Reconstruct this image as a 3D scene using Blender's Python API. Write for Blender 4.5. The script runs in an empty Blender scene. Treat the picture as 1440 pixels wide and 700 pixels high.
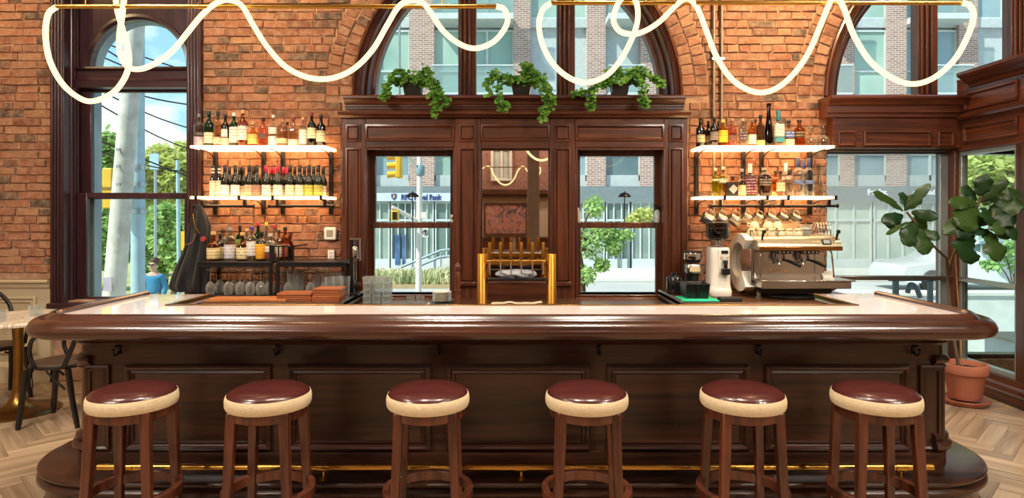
import bpy, bmesh, math, random
from mathutils import Vector, Matrix

RND = random.Random(11)
SC = bpy.context.scene
COL = SC.collection
PI = math.pi
FOC, CX, HY, EYE = 900.0, 720.0, 300.0, 1.57      # focal length in px, principal column, horizon row, eye height in m


def wx(px, d):
    return (px - CX) * d / FOC


def wz(py, d):
    return EYE - (py - HY) * d / FOC


# ------------------------------------------------------------------ camera
cam = bpy.data.cameras.new('camera')
cam_o = bpy.data.objects.new('camera', cam)
COL.objects.link(cam_o)
cam_o.location = (0, 0, EYE)
cam_o.rotation_euler = (PI / 2, 0, 0)
cam.sensor_width = 36.0
cam.lens = 36.0 * FOC / 1440.0
cam.shift_y = -50.0 / 1440.0
cam.clip_end = 400
SC.camera = cam_o


def rgb(h):
    h = h.lstrip('#')
    out = []
    for i in (0, 2, 4):
        c = int(h[i:i + 2], 16) / 255.0
        out.append(c / 12.92 if c <= 0.04045 else ((c + 0.055) / 1.055) ** 2.4)
    return (out[0], out[1], out[2], 1.0)


class NT:
    """a few shortcuts for node trees"""
    def __init__(s, tree):
        s.t = tree
        tree.nodes.clear()

    def n(s, typ, ins=None, **props):
        nd = s.t.nodes.new('ShaderNode' + typ)
        for k, v in props.items():
            setattr(nd, k, v)
        for k, v in (ins or {}).items():
            sock = nd.inputs[k]
            if hasattr(v, 'is_output'):
                s.t.links.new(v, sock)
            elif hasattr(v, 'outputs'):
                s.t.links.new(v.outputs[0], sock)
            else:
                sock.default_value = v
        return nd

    def ramp(s, fac, stops, interp='LINEAR'):
        nd = s.t.nodes.new('ShaderNodeValToRGB')
        nd.color_ramp.interpolation = interp
        e = nd.color_ramp.elements
        while len(e) < len(stops):
            e.new(0.5)
        for el, (p, c) in zip(e, stops):
            el.position = p
            el.color = c
        s.t.links.new(fac, nd.inputs[0])
        return nd.outputs[0]

    def mixc(s, fac, a, b, blend='MIX'):
        nd = s.t.nodes.new('ShaderNodeMix')
        nd.data_type = 'RGBA'
        nd.blend_type = blend
        for sock, v in ((nd.inputs[0], fac), (nd.inputs[6], a), (nd.inputs[7], b)):
            if hasattr(v, 'is_output'):
                s.t.links.new(v, sock)
            else:
                sock.default_value = v
        return nd.outputs[2]

    def math(s, op, a, b=0.0):
        nd = s.t.nodes.new('ShaderNodeMath')
        nd.operation = op
        for sock, v in ((nd.inputs[0], a), (nd.inputs[1], b)):
            if hasattr(v, 'is_output'):
                s.t.links.new(v, sock)
            else:
                sock.default_value = v
        return nd.outputs[0]


# ------------------------------------------------------------------ sky
world = bpy.data.worlds.new('world')
SC.world = world
world.use_nodes = True
w = NT(world.node_tree)
tc = w.n('TexCoord').outputs['Generated']
sep = w.n('SeparateXYZ', {0: tc})
blue = w.ramp(sep.outputs[2], [(0.0, rgb('cfdde4')), (0.12, rgb('a3cdea')), (0.6, rgb('6ba3d8')), (1.0, rgb('5a90c8'))])
cl = w.n('TexNoise', {'Vector': w.n('Mapping', {0: tc, 1: (0.35, 0.1, 0.0), 3: (1.6, 1.6, 3.4)}), 'Scale': 1.9, 'Detail': 7.0, 'Roughness': 0.55})
cloud = w.ramp(cl.outputs[0], [(0.5, (0, 0, 0, 1)), (0.6, (1, 1, 1, 1))])
skyc = w.mixc(cloud, blue, (1.0, 1.0, 1.02, 1))
bg = w.n('Background', {'Color': skyc, 'Strength': 1.3})
w.t.links.new(bg.outputs[0], w.n('OutputWorld').inputs[0])

# ------------------------------------------------------------------ sun (high behind the building, lights the street opposite)
sl = bpy.data.lights.new('sun', 'SUN')
sl.energy = 5.6
sl.angle = math.radians(1.0)
sl.color = (1.0, 0.95, 0.86)
sun = bpy.data.objects.new('sun', sl)
COL.objects.link(sun)
sun.rotation_euler = Vector((0.66, 0.46, -0.85)).to_track_quat('-Z', 'Y').to_euler()

# ------------------------------------------------------------------ unseen lamps out of frame: added fills, and ceiling spots washing the brick


def unseen_lamp(x, y, z, size, power, col=(1.0, 0.83, 0.64), aim=None):
    l = bpy.data.lights.new('unseen_lamp', 'AREA')
    l.shape = 'DISK'
    l.size = size
    l.energy = power
    l.color = col
    o = bpy.data.objects.new('unseen_lamp', l)
    COL.objects.link(o)
    o.location = (x, y, z)
    if aim:
        o.rotation_euler = (Vector(aim) - Vector((x, y, z))).to_track_quat('-Z', 'Y').to_euler()
    return o


for lx in (-4.3, -3.5, 3.5, 4.3):  # added fill, brightens the room and what faces the camera
    unseen_lamp(lx, 0.6, 4.5, 0.4, 62, col=(1.0, 0.88, 0.74), aim=(lx * 0.5, 5.0, 1.2))
    unseen_lamp(lx * 1.15, -2.6, 4.5, 0.4, 60, col=(1.0, 0.88, 0.74))
for lx in (-3.0, -0.68, 0.82, 3.0):  # added above the bar to brighten its stone top and the seats
    unseen_lamp(lx, 2.7, 4.55, 0.2, 34, col=(1.0, 0.86, 0.7), aim=(lx, 3.1, 0.8)).data.spread = 1.9
for lx, e in ((-4.9, 16), (-2.3, 22), (2.35, 46), (4.6, 10)):
    unseen_lamp(lx, 4.9, 4.6, 0.3, e, col=(1.0, 0.73, 0.37), aim=(lx, 6.0, 2.6)).data.spread = 2.2
for lx in (-1.5, 1.5):  # added to brighten the rear wall as the mirror shows it
    unseen_lamp(lx, -4.0, 4.55, 0.3, 60, col=(1.0, 0.85, 0.68), aim=(lx * .4, -5.0, 2.0))

# ------------------------------------------------------------------ picture settings
SC.view_settings.view_transform = 'Standard'
SC.view_settings.look = 'None'
SC.view_settings.gamma = 1.0
SC.view_settings.use_curve_mapping = False
SC.view_settings.exposure = 0.35
cy = SC.cycles
cy.use_denoising = True
cy.max_bounces = 10
cy.diffuse_bounces = 4
cy.glossy_bounces = 5
cy.transmission_bounces = 8
cy.transparent_max_bounces = 28
cy.caustics_reflective = False
cy.caustics_refractive = False
cy.sample_clamp_indirect = 4.0

# ------------------------------------------------------------------ materials
MATS = {}


def new_mat(name):
    m = bpy.data.materials.new(name)
    m.use_nodes = True
    return m, NT(m.node_tree)


def out(nt, sh):
    nt.t.links.new(sh.outputs[0], nt.n('OutputMaterial').inputs[0])


def pbr(name, col, rough=0.5, metal=0.0, var=0.12, scale=6.0, bump=0.0, bscale=60.0, coat=0.0, spec=0.5, col2=None, rnd=0.0, sheen=0.0):
    if name in MATS:
        return MATS[name]
    m, nt = new_mat(name)
    c1 = rgb(col)
    c2 = rgb(col2) if col2 else tuple(v * (1 - var) for v in c1[:3]) + (1,)
    tc = nt.n('TexCoord').outputs['Object']
    nz = nt.n('TexNoise', {'Vector': tc, 'Scale': scale, 'Detail': 4.0})
    c = nt.mixc(nt.ramp(nz.outputs[0], [(0.35, (0, 0, 0, 1)), (0.65, (1, 1, 1, 1))]), c1, c2)
    if rnd:
        oi = nt.n('ObjectInfo')
        hsv = nt.n('HueSaturation', {'Color': c, 'Value': nt.math('ADD', nt.math('MULTIPLY', oi.outputs['Random'], rnd), 1 - rnd / 2)})
        c = hsv.outputs[0]
    p = nt.n('BsdfPrincipled', {'Base Color': c, 'Roughness': rough, 'Metallic': metal, 'Coat Weight': coat, 'Specular IOR Level': spec, 'Sheen Weight': sheen})
    if bump:
        nb = nt.n('TexNoise', {'Vector': tc, 'Scale': bscale, 'Detail': 5.0})
        b = nt.n('Bump', {'Height': nb.outputs[0], 'Strength': bump, 'Distance': 0.01})
        nt.t.links.new(b.outputs[0], p.inputs['Normal'])
    out(nt, p)
    MATS[name] = m
    return m


def wood(name, dark, light, axis='X', rough=0.32, coat=0.25, scale=34.0, stretch=0.045, rnd=0.25, bump=0.15):
    if name in MATS:
        return MATS[name]
    m, nt = new_mat(name)
    sc = {'X': (stretch, 1, 1), 'Y': (1, stretch, 1), 'Z': (1, 1, stretch)}[axis]
    tc = nt.n('TexCoord').outputs['Object']
    oi = nt.n('ObjectInfo').outputs['Random']
    mp = nt.n('Mapping', {0: tc, 3: sc})
    off = nt.n('VectorMath', {0: mp, 1: nt.n('CombineXYZ', {0: nt.math('MULTIPLY', oi, 31.0), 1: nt.math('MULTIPLY', oi, 17.0)})}, operation='ADD')
    n1 = nt.n('TexNoise', {'Vector': off, 'Scale': scale, 'Detail': 6.0, 'Roughness': 0.62, 'Distortion': 0.5})
    n2 = nt.n('TexNoise', {'Vector': off, 'Scale': scale * 0.22, 'Detail': 2.0, 'Distortion': 1.2})
    f = nt.math('ADD', nt.math('MULTIPLY', n1.outputs[0], 0.65), nt.math('MULTIPLY', n2.outputs[0], 0.35))
    c = nt.ramp(f, [(0.38, rgb(dark)), (0.6, rgb(light))])
    hsv = nt.n('HueSaturation', {'Color': c, 'Value': nt.math('ADD', nt.math('MULTIPLY', oi, rnd), 1 - rnd / 2)})
    p = nt.n('BsdfPrincipled', {'Base Color': hsv, 'Roughness': rough, 'Coat Weight': coat, 'Coat Roughness': 0.18})
    b = nt.n('Bump', {'Height': n1.outputs[0], 'Strength': bump, 'Distance': 0.004})
    nt.t.links.new(b.outputs[0], p.inputs['Normal'])
    out(nt, p)
    MATS[name] = m
    return m


def clear_glass(name, tint='ffffff', ior=1.45, edge=0.0, rough=0.0, edgecol='e8f0f0', haze=0.0):
    """see-through glass: transparent plus a Fresnel reflection; EDGE adds the bright rim that thick glass shows at grazing angles"""
    if name in MATS:
        return MATS[name]
    m, nt = new_mat(name)
    tr = nt.n('BsdfTransparent', {'Color': rgb(tint)})
    gl = nt.n('BsdfGlossy', {'Color': (1, 1, 1, 1), 'Roughness': rough})
    back = nt.n('NewGeometry').outputs['Backfacing']      # reflect at the outer faces only, no total reflection inside the sheet
    fr = nt.math('MULTIPLY', nt.n('Fresnel', {'IOR': ior}).outputs[0], nt.math('SUBTRACT', 1.0, back))
    sh = nt.n('MixShader', {0: fr, 1: tr, 2: gl})
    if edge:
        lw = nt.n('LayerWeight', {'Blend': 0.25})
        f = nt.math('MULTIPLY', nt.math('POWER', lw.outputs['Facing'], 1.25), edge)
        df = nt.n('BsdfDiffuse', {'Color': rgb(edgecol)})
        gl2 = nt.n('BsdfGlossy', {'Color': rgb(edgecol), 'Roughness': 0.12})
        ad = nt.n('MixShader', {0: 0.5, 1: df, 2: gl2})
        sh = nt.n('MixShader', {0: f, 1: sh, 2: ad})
    if haze:
        hz = nt.n('BsdfDiffuse', {'Color': rgb('dfe4e0')})
        hz2 = nt.n('BsdfTranslucent', {'Color': rgb('dfe4e0')})
        ad = nt.n('MixShader', {0: 0.4, 1: hz, 2: hz2})
        sh = nt.n('MixShader', {0: haze, 1: sh, 2: ad})
    out(nt, sh)
    MATS[name] = m
    return m


def emit(name, col, strength):
    if name in MATS:
        return MATS[name]
    m, nt = new_mat(name)
    out(nt, nt.n('Emission', {'Color': rgb(col), 'Strength': strength}))
    MATS[name] = m
    return m


def brick_mat(name, stops, bump=0.9):
    m, nt = new_mat(name)
    tc = nt.n('TexCoord').outputs['Object']
    oi = nt.n('ObjectInfo').outputs['Random']
    isl = nt.n('NewGeometry').outputs['Random Per Island']
    r = nt.math('FRACT', nt.math('ADD', nt.math('MULTIPLY', oi, 7.31), isl))
    base = nt.ramp(r, stops)
    mv = nt.n('VectorMath', {0: tc, 1: nt.n('CombineXYZ', {0: nt.math('MULTIPLY', oi, 40.0), 2: nt.math('MULTIPLY', oi, 23.0)})}, operation='ADD')
    n1 = nt.n('TexNoise', {'Vector': mv, 'Scale': 14.0, 'Detail': 6.0, 'Roughness': 0.65})
    n2 = nt.n('TexNoise', {'Vector': mv, 'Scale': 55.0, 'Detail': 6.0, 'Roughness': 0.7})
    c = nt.mixc(nt.ramp(n1.outputs[0], [(0.4, (0, 0, 0, 1)), (0.72, (0.55, 0.55, 0.55, 1))]), base, rgb('c9a68c'))
    c = nt.mixc(nt.ramp(n2.outputs[0], [(0.30, (0.75, 0.75, 0.75, 1)), (0.46, (0, 0, 0, 1))]), c, rgb('54382c'))
    p = nt.n('BsdfPrincipled', {'Base Color': c, 'Roughness': 0.85, 'Specular IOR Level': 0.3})
    hh = nt.math('ADD', nt.math('MULTIPLY', n1.outputs[0], 1.0), nt.math('MULTIPLY', n2.outputs[0], 0.55))
    b = nt.n('Bump', {'Height': hh, 'Strength': bump, 'Distance': 0.016})
    nt.t.links.new(b.outputs[0], p.inputs['Normal'])
    out(nt, p)
    MATS[name] = m
    return m


M_BRICK = brick_mat('red_brick', [(0.0, rgb('955d46')), (0.25, rgb('9f6a4f')), (0.5, rgb('84533d')), (0.7, rgb('a97b5c')), (0.82, rgb('6e4838')), (0.88, rgb('5c4a3e')), (1.0, rgb('4c423b'))])
M_MORTAR = pbr('mortar', 'bd9a7e', 0.95, col2='9a7358', scale=9, bump=0.6, bscale=70)
WD, WL = '2f150d', '6b3620'
M_WX = wood('dark_wood_along', '34190f', '653520', 'X')
M_WZ = wood('dark_wood_upright', '34190f', '653520', 'Z')
M_WY = wood('dark_wood_deep', '34190f', '653520', 'Y')
M_BARX = wood('bar_wood_along', '1a0d09', '4a2a1c', 'X', rough=0.3, coat=0.3)
M_BARZ = wood('bar_wood_upright', '1a0d09', '4a2a1c', 'Z', rough=0.3, coat=0.3)
M_RAIL = wood('bar_rail_wood', '26140e', '4d2b1e', 'X', rough=0.2, coat=0.6)
M_PURP = wood('window_wood', '26131a', '40232a', 'Z', rough=0.3, coat=0.3, rnd=0.1)
M_PURPX = wood('window_wood_along', '26131a', '40232a', 'X', rough=0.3, coat=0.3, rnd=0.1)
M_STOOL = wood('stool_wood', '341910', '683824', 'Z', rough=0.3, coat=0.4)
M_BRASS = pbr('brass', 'c79a4b', 0.22, 1.0, var=0.08)
M_DBRASS = pbr('aged_brass', '96733c', 0.3, 1.0, var=0.2)
M_CHROME = pbr('chrome', 'd8d8d6', 0.13, 1.0, var=0.03)
M_STEEL = pbr('brushed_steel', 'b5b0a8', 0.28, 1.0, var=0.06)
M_BLACK = pbr('black_metal', '17161a', 0.38, 0.3, var=0.1)
M_BLACKP = pbr('black_plastic', '151515', 0.32, var=0.1)
M_LEATHER = pbr('oxblood_leather', '48201e', 0.24, var=0.2, scale=9, bump=0.08, bscale=90, coat=0.2)
M_CREAMF = pbr('cream_piping_fabric', 'dcc9a4', 0.9, var=0.1, scale=60, bump=0.4, bscale=200)
M_MARBLE = pbr('pale_pink_stone', 'f2e6e2', 0.08, var=0.06, scale=30, coat=0.6, col2='e8d6d1')
M_PANE = clear_glass('window_glass', 'f4fbfa')
M_HAZY = clear_glass('hazy_window_glass', 'eef6f5', haze=0.22)
M_CLEAR = clear_glass('clear_glass', 'f4f6f4', edge=0.9, edgecol='f4f4ee', haze=0.07)
M_TUMBLER = clear_glass('clear_tumbler', 'f4f7f8', edge=0.95, edgecol='f4f7f7', haze=0.09)
M_LED = emit('led_tube_light', 'ffdf9e', 1.9)
M_SHELF = emit('lit_shelf_acrylic', 'ffc88c', 7.0)
M_WAINSCOT = pbr('cream_paint', 'b5a68a', 0.55, var=0.05)
M_WHITEP = pbr('white_paint', 'e4e0d6', 0.5, var=0.05)
M_WHITE = pbr('white_enamel', 'ece8de', 0.25, var=0.03, coat=0.3)
M_TERRA = pbr('terracotta', 'ad6a50', 0.8, var=0.15, bump=0.15)
M_DIRT = pbr('soil', '33241b', 0.95, bump=0.8, bscale=40)


# ------------------------------------------------------------------ mesh builder
class MB:
    def __init__(s):
        s.v, s.f = [], []

    def add(s, vs, fs):
        b = len(s.v)
        s.v.extend(tuple(p) for p in vs)
        s.f.extend(tuple(i + b for i in f) for f in fs)
        return s

    def box(s, x0, x1, y0, y1, z0, z1):
        return s.add([(x0, y0, z0), (x1, y0, z0), (x1, y1, z0), (x0, y1, z0), (x0, y0, z1), (x1, y0, z1), (x1, y1, z1), (x0, y1, z1)],
                     [(0, 3, 2, 1), (4, 5, 6, 7), (0, 1, 5, 4), (1, 2, 6, 5), (2, 3, 7, 6), (3, 0, 4, 7)])

    def obox(s, c, size, rot):
        hx, hy, hz = (k / 2 for k in size)
        t = MB().box(-hx, hx, -hy, hy, -hz, hz)
        c = Vector(c)
        return s.add([c + rot @ Vector(p) for p in t.v], t.f)

    def cyl(s, p0, p1, r0, r1=None, n=12, caps=True):
        r1 = r0 if r1 is None else r1
        p0, p1 = Vector(p0), Vector(p1)
        a = (p1 - p0).normalized()
        u = a.orthogonal().normalized()
        v = a.cross(u)
        vs = []
        for p, r in ((p0, r0), (p1, r1)):
            vs += [p + (u * math.cos(2 * PI * i / n) + v * math.sin(2 * PI * i / n)) * r for i in range(n)]
        fs = [(i, (i + 1) % n, n + (i + 1) % n, n + i) for i in range(n)]
        if caps:
            fs += [tuple(range(n - 1, -1, -1)), tuple(range(n, 2 * n))]
        return s.add(vs, fs)

    def tube(s, path, r, n=8, closed=False, flat=1.0, up=None):
        P = [Vector(p) for p in path]
        m = len(P)
        rs = r if isinstance(r, (list, tuple)) else [r] * m
        vs, prev = [], None
        for i in range(m):
            a, b = P[(i - 1) % m if closed else max(i - 1, 0)], P[(i + 1) % m if closed else min(i + 1, m - 1)]
            t = (b - a).normalized()
            if up is not None:
                u = Vector(up).cross(t).normalized()
            elif prev is None:
                u = t.orthogonal().normalized()
            else:
                u = (prev - t * prev.dot(t)).normalized()
            prev = u
            w_ = t.cross(u)
            vs += [P[i] + u * math.cos(2 * PI * k / n) * rs[i] + w_ * math.sin(2 * PI * k / n) * rs[i] * flat for k in range(n)]
        fs = []
        for i in range(m if closed else m - 1):
            j = (i + 1) % m
            fs += [(i * n + k, i * n + (k + 1) % n, j * n + (k + 1) % n, j * n + k) for k in range(n)]
        if not closed:
            fs += [tuple(range(n - 1, -1, -1)), tuple(range((m - 1) * n, m * n))]
        return s.add(vs, fs)

    def lathe(s, prof, n=20, c=(0, 0, 0), sq=0.0, a0=0.0, a1=2 * PI, sx=1.0, sy=1.0, caps=False):
        """prof: (radius, z) list; sq > 0 makes the section a rounded square; a partial turn leaves it open"""
        full = a1 - a0 > 2 * PI - 1e-6
        m = n if full else n + 1
        vs, fs = [], []

        def rad(a):
            if not sq:
                return 1.0
            e = 2.0 + sq * 6
            return (abs(math.cos(a)) ** e + abs(math.sin(a)) ** e) ** (-1 / e)
        for r, z in prof:
            for i in range(m):
                a = a0 + (a1 - a0) * i / n
                k = r * rad(a)
                vs.append((c[0] + k * math.cos(a) * sx, c[1] + k * math.sin(a) * sy, c[2] + z))
        for j in range(len(prof) - 1):
            for i in range(n):
                i2 = (i + 1) % m
                fs.append((j * m + i, j * m + i2, (j + 1) * m + i2, (j + 1) * m + i))
        if full and caps:
            if prof[0][0] > 1e-4:
                fs.append(tuple(range(n - 1, -1, -1)))
            if prof[-1][0] > 1e-4:
                fs.append(tuple(range((len(prof) - 1) * m, len(prof) * m)))
        return s.add(vs, fs)

    def sweep(s, path, prof, closed_prof=True, caps=True):
        """path: (x, y, nx, ny); prof: (offset along the normal, z)"""
        k = len(prof)
        vs = [(x + nx * o, y + ny * o, z) for x, y, nx, ny in path for o, z in prof]
        fs = []
        for i in range(len(path) - 1):
            for j in range(k if closed_prof else k - 1):
                j2 = (j + 1) % k
                fs.append((i * k + j, (i + 1) * k + j, (i + 1) * k + j2, i * k + j2))
        if caps and closed_prof:
            fs += [tuple(range(k)), tuple(range((len(path) - 1) * k + k - 1, (len(path) - 1) * k - 1, -1))]
        return s.add(vs, fs)

    def prism(s, poly, a, b, mp):
        """poly in (u, v), pushed from a to b along w; mp(u, v, w) -> point"""
        k = len(poly)
        vs = [mp(u, v, a) for u, v in poly] + [mp(u, v, b) for u, v in poly]
        fs = [(i, (i + 1) % k, k + (i + 1) % k, k + i) for i in range(k)] + [tuple(range(k - 1, -1, -1)), tuple(range(k, 2 * k))]
        return s.add(vs, fs)

    def frame(s, x0, x1, z0, z1, prof, mp, fill=True):
        """concentric rectangles: prof is a list of (inset, proud)"""
        vs, fs = [], []
        for d, h in prof:
            vs += [mp(x0 + d, z0 + d, h), mp(x1 - d, z0 + d, h), mp(x1 - d, z1 - d, h), mp(x0 + d, z1 - d, h)]
        for i in range(len(prof) - 1):
            fs += [(i * 4 + j, i * 4 + (j + 1) % 4, i * 4 + 4 + (j + 1) % 4, i * 4 + 4 + j) for j in range(4)]
        if fill:
            b = (len(prof) - 1) * 4
            fs.append((b, b + 1, b + 2, b + 3))
        return s.add(vs, fs)

    def rframe(s, x0, x1, z0, z1, wd, y0, y1, wtop=None, wbot=None):
        wt, wb = wtop or wd, wbot or wd
        s.box(x0, x0 + wd, y0, y1, z0, z1).box(x1 - wd, x1, y0, y1, z0, z1)
        return s.box(x0 + wd, x1 - wd, y0, y1, z0, z0 + wb).box(x0 + wd, x1 - wd, y0, y1, z1 - wt, z1)

    def grid(s, fn, nu, nv):
        vs = [fn(i / nu, j / nv) for j in range(nv + 1) for i in range(nu + 1)]
        fs = [(j * (nu + 1) + i, j * (nu + 1) + i + 1, (j + 1) * (nu + 1) + i + 1, (j + 1) * (nu + 1) + i) for j in range(nv) for i in range(nu)]
        return s.add(vs, fs)

    def mesh(s, name, loc, smooth=40):
        me = bpy.data.meshes.new(name)
        me.from_pydata([(p[0] - loc[0], p[1] - loc[1], p[2] - loc[2]) for p in s.v], [], s.f)
        bm = bmesh.new()
        bm.from_mesh(me)
        bmesh.ops.recalc_face_normals(bm, faces=bm.faces)
        bm.to_mesh(me)
        bm.free()
        if smooth:
            me.shade_smooth()
            me.set_sharp_from_angle(angle=math.radians(smooth))
        return me

    def build(s, name, mat, parent=None, bevel=0.0, smooth=40, loc=None, seg=2):
        base = Vector((0, 0, 0))
        if parent is not None:
            p = parent
            while p is not None:
                base = base + Vector(p.location)
                p = p.parent
        elif loc is not None:
            base = Vector(loc)
        o = bpy.data.objects.new(name, s.mesh(name, base, smooth))
        o.data.materials.append(mat)
        COL.objects.link(o)
        if parent is not None:
            o.parent = parent
        else:
            o.location = base
        if bevel:
            b = o.modifiers.new('bevel', 'BEVEL')
            b.width = bevel
            b.segments = seg
            b.limit_method = 'ANGLE'
            b.angle_limit = math.radians(35)
        return o


def XZ(y, sign=-1.0):
    return lambda u, v, h: (u, y + sign * h, v)


def YZ(x, sign=-1.0):
    return lambda u, v, h: (x + sign * h, u, v)


def tag(o, label=None, cat=None, group=None, kind=None):
    for k, v in (('label', label), ('category', cat), ('group', group), ('kind', kind)):
        if v:
            o[k] = v
    return o


def thing(name, label, cat, loc=(0, 0, 0), group=None, kind=None):
    o = bpy.data.objects.new(name, None)
    COL.objects.link(o)
    o.location = loc
    o.empty_display_size = 0.1
    return tag(o, label, cat, group, kind)


def struct(name, loc=(0, 0, 0), label=None):
    o = thing(name, label, None, loc)
    o['kind'] = 'structure'
    return o


KIDS = {}


def copy_tree(src, loc=None, rotz=None, label=None, group=None, parent=None, scale=None):
    c = src.copy()
    COL.objects.link(c)
    if parent is not None:
        c.parent = parent
    if loc is not None:
        c.location = loc
    if rotz is not None:
        c.rotation_euler = (0, 0, rotz)
    if scale is not None:
        c.scale = scale
    if label:
        c['label'] = label
    if group:
        c['group'] = group
    for ch in list(src.children):
        copy_tree(ch, parent=c)
    return c


ORD = ['first', 'second', 'third', 'fourth', 'fifth', 'sixth', 'seventh', 'eighth', 'ninth', 'tenth', 'eleventh', 'twelfth', 'thirteenth',
       'fourteenth', 'fifteenth', 'sixteenth', 'seventeenth', 'eighteenth', 'nineteenth', 'twentieth']


def catmull(pts, sub=8):
    P = [Vector(p) for p in pts]
    P = [P[0] * 2 - P[1]] + P + [P[-1] * 2 - P[-2]]
    res = []
    for i in range(1, len(P) - 2):
        a, b, c, d = P[i - 1:i + 3]
        for k in range(sub):
            t = k / sub
            res.append(0.5 * ((2 * b) + (c - a) * t + (2 * a - 5 * b + 4 * c - d) * t * t + (3 * b - a - 3 * c + d) * t ** 3))
    return res + [P[-2]]

# ================================================================== STRUCTURE
WALL_Y = 6.0
SPR = 2.67                      # springing height of the two large arches
ARCHES = ((0.05, 1.537), (4.47, 1.537))

# ---- floor with herringbone planks
floor = MB().box(-6.5, 6.3, -5.0, 6.3, -0.14, -0.006).build('floor', wood('floor_oak_plain', '80664c', 'a88d70', 'Y', rough=0.4, coat=0.1), None)
floor['kind'] = 'structure'
M_PLANK = wood('floor_oak', '7e6850', 'b09a82', 'X', rough=0.36, coat=0.15, rnd=0.4, scale=16)
PL, PN = 0.115, 5
pm = MB().box(-PL * PN / 2 + .0012, PL * PN / 2 - .0012, -PL / 2 + .0012, PL / 2 - .0012, -0.012, 0.0)
plank0 = None
spots = []
c45 = math.cos(PI / 4)
for sft in range(-10, 11):
    for t in range(-90, 91):
        for kind in (0, 1):
            if kind == 0:
                u, v, a = t + 2 * PN * sft + PN / 2, t + 0.5, 0.0
            else:
                u, v, a = t + 2 * PN * sft + 0.5, t + 1 + PN / 2, PI / 2
            x, y = (u - v) * c45 * PL, (u + v) * c45 * PL
            y += 3.0
            if (-5.2 < x < -2.45 and 2.55 < y < 6.05) or (2.45 < x < 4.2 and 2.6 < y < 6.05):
                if y > abs(x) * 900 / 800.0 - 0.3:
                    spots.append((abs(x) + abs(y) * 0.5, x, y, a + PI / 4))
spots.sort()
pmesh = pm.mesh('plank', (0, 0, 0))
pmesh.materials.append(M_PLANK)
for k, (_, x, y, a) in enumerate(spots[:298]):
    o = bpy.data.objects.new('plank', pmesh)
    COL.objects.link(o)
    o.parent = floor
    o.location = (x, y, RND.uniform(-0.0012, 0.0))
    o.rotation_euler = (0, 0, a)

# ---- brick wall with its openings
M_LPLAST = pbr('plaster', 'b9a58e', 0.9)
wb = MB()
Y0, Y1 = WALL_Y + 0.012, WALL_Y + 0.34
for x0, x1, z0, z1 in ((-6.5, -4.25, 0, 4.7), (-4.25, -2.95, 3.78, 4.7), (-4.25, -2.95, 0, 0.75), (-2.95, -1.487, 0, 4.7), (1.587, 2.933, 0, 4.7), (6.007, 6.5, 0, 4.7)):
    wb.box(x0, x1, Y0, Y1, z0, z1)
wb.box(2.933, 6.007, Y0, Y1, 0, 0.2)
for cx, r in ARCHES:
    n = 28
    for i in range(n):
        a, b = PI * i / n, PI * (i + 1) / n
        pa, pb = (cx + r * math.cos(a), SPR + r * math.sin(a)), (cx + r * math.cos(b), SPR + r * math.sin(b))
        wb.prism([pa, pb, (pb[0], 4.7), (pa[0], 4.7)], Y0, Y1, lambda u, v, h: (u, h, v))
wall_back = wb.build('wall_back', M_MORTAR, None, smooth=0)
wall_back['kind'] = 'structure'

bricks = []                     # (corner quad, front y)


def visible_score(q):
    cxm = sum(p[0] for p in q) / 4
    czm = sum(p[1] for p in q) / 4
    px, py = CX + cxm * FOC / 6.0, HY - (czm - EYE) * FOC / 6.0
    area = abs(sum(q[i][0] * q[(i + 1) % 4][1] - q[(i + 1) % 4][0] * q[i][1] for i in range(4))) / 2
    if not (4 < px < 1436 and 3 < py < 425):
        return 0.0
    if 265 < px < 480 and (205 < py < 305 or py > 325) or 970 < px < 1170 and (205 < py < 300 or py > 315):
        area *= 0.6
    return area


CH, JT = 0.0765, 0.008


def course(x0, x1, z, k):
    """one course of bricks between x0 and x1"""
    header = k % 7 == 5
    x = x0 - RND.uniform(0, 0.2) * 0.0 - (0.11 if k % 2 else 0.0)
    while x < x1 - 0.02:
        L = (0.1 if header else (0.222 if RND.random() < 0.86 else 0.11)) + RND.uniform(-0.02, 0.03)
        a, b = max(x, x0), min(x + L, x1)
        if x1 - b < 0.045:
            b = x1
        if b - a > 0.03:
            bricks.append([(a, z), (b, z), (b, z + CH - JT), (a, z + CH - JT)])
        x = b + JT if b > x else x + L + JT


RING = 0.118
for k in range(0, 52):
    z = 0.02 + k * CH
    zt = z + CH - JT
    spans = []
    if z > 0.95:
        spans.append([-5.5, -4.305])
    if z > 0.8:
        spans.append([-2.895, -1.60])
        spans.append([1.66, 2.955])
    for sp in spans:
        x0, x1 = sp
        if zt > SPR - 0.05:
            for cx, r in ARCHES:
                R2 = r + 0.012 + 2 * (RING + JT)
                zz = max(z - SPR, 0.0)
                hw = math.sqrt(max(R2 * R2 - zz * zz, 0.0))
                if x1 < cx and x1 > cx - hw:
                    x1 = cx - hw
                if x0 > cx and x0 < cx + hw:
                    x0 = cx + hw
                if x0 < cx < 1.0 and sp[1] < 0:
                    x1 = min(x1, cx - hw)
        if zt > SPR and sp[0] == -2.895:
            x1 = min(0.05 - math.sqrt(max((1.537 + 0.012 + 2 * (RING + JT)) ** 2 - max(z - SPR, 0) ** 2, 0)), 0.05)
        if zt > SPR and sp[0] == 1.66:
            rr = (1.537 + 0.012 + 2 * (RING + JT)) ** 2
            h = math.sqrt(max(rr - max(z - SPR, 0) ** 2, 0))
            x0, x1 = 0.05 + h, 4.47 - h
        if x1 - x0 > 0.05:
            course(x0, x1, z, k)
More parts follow.
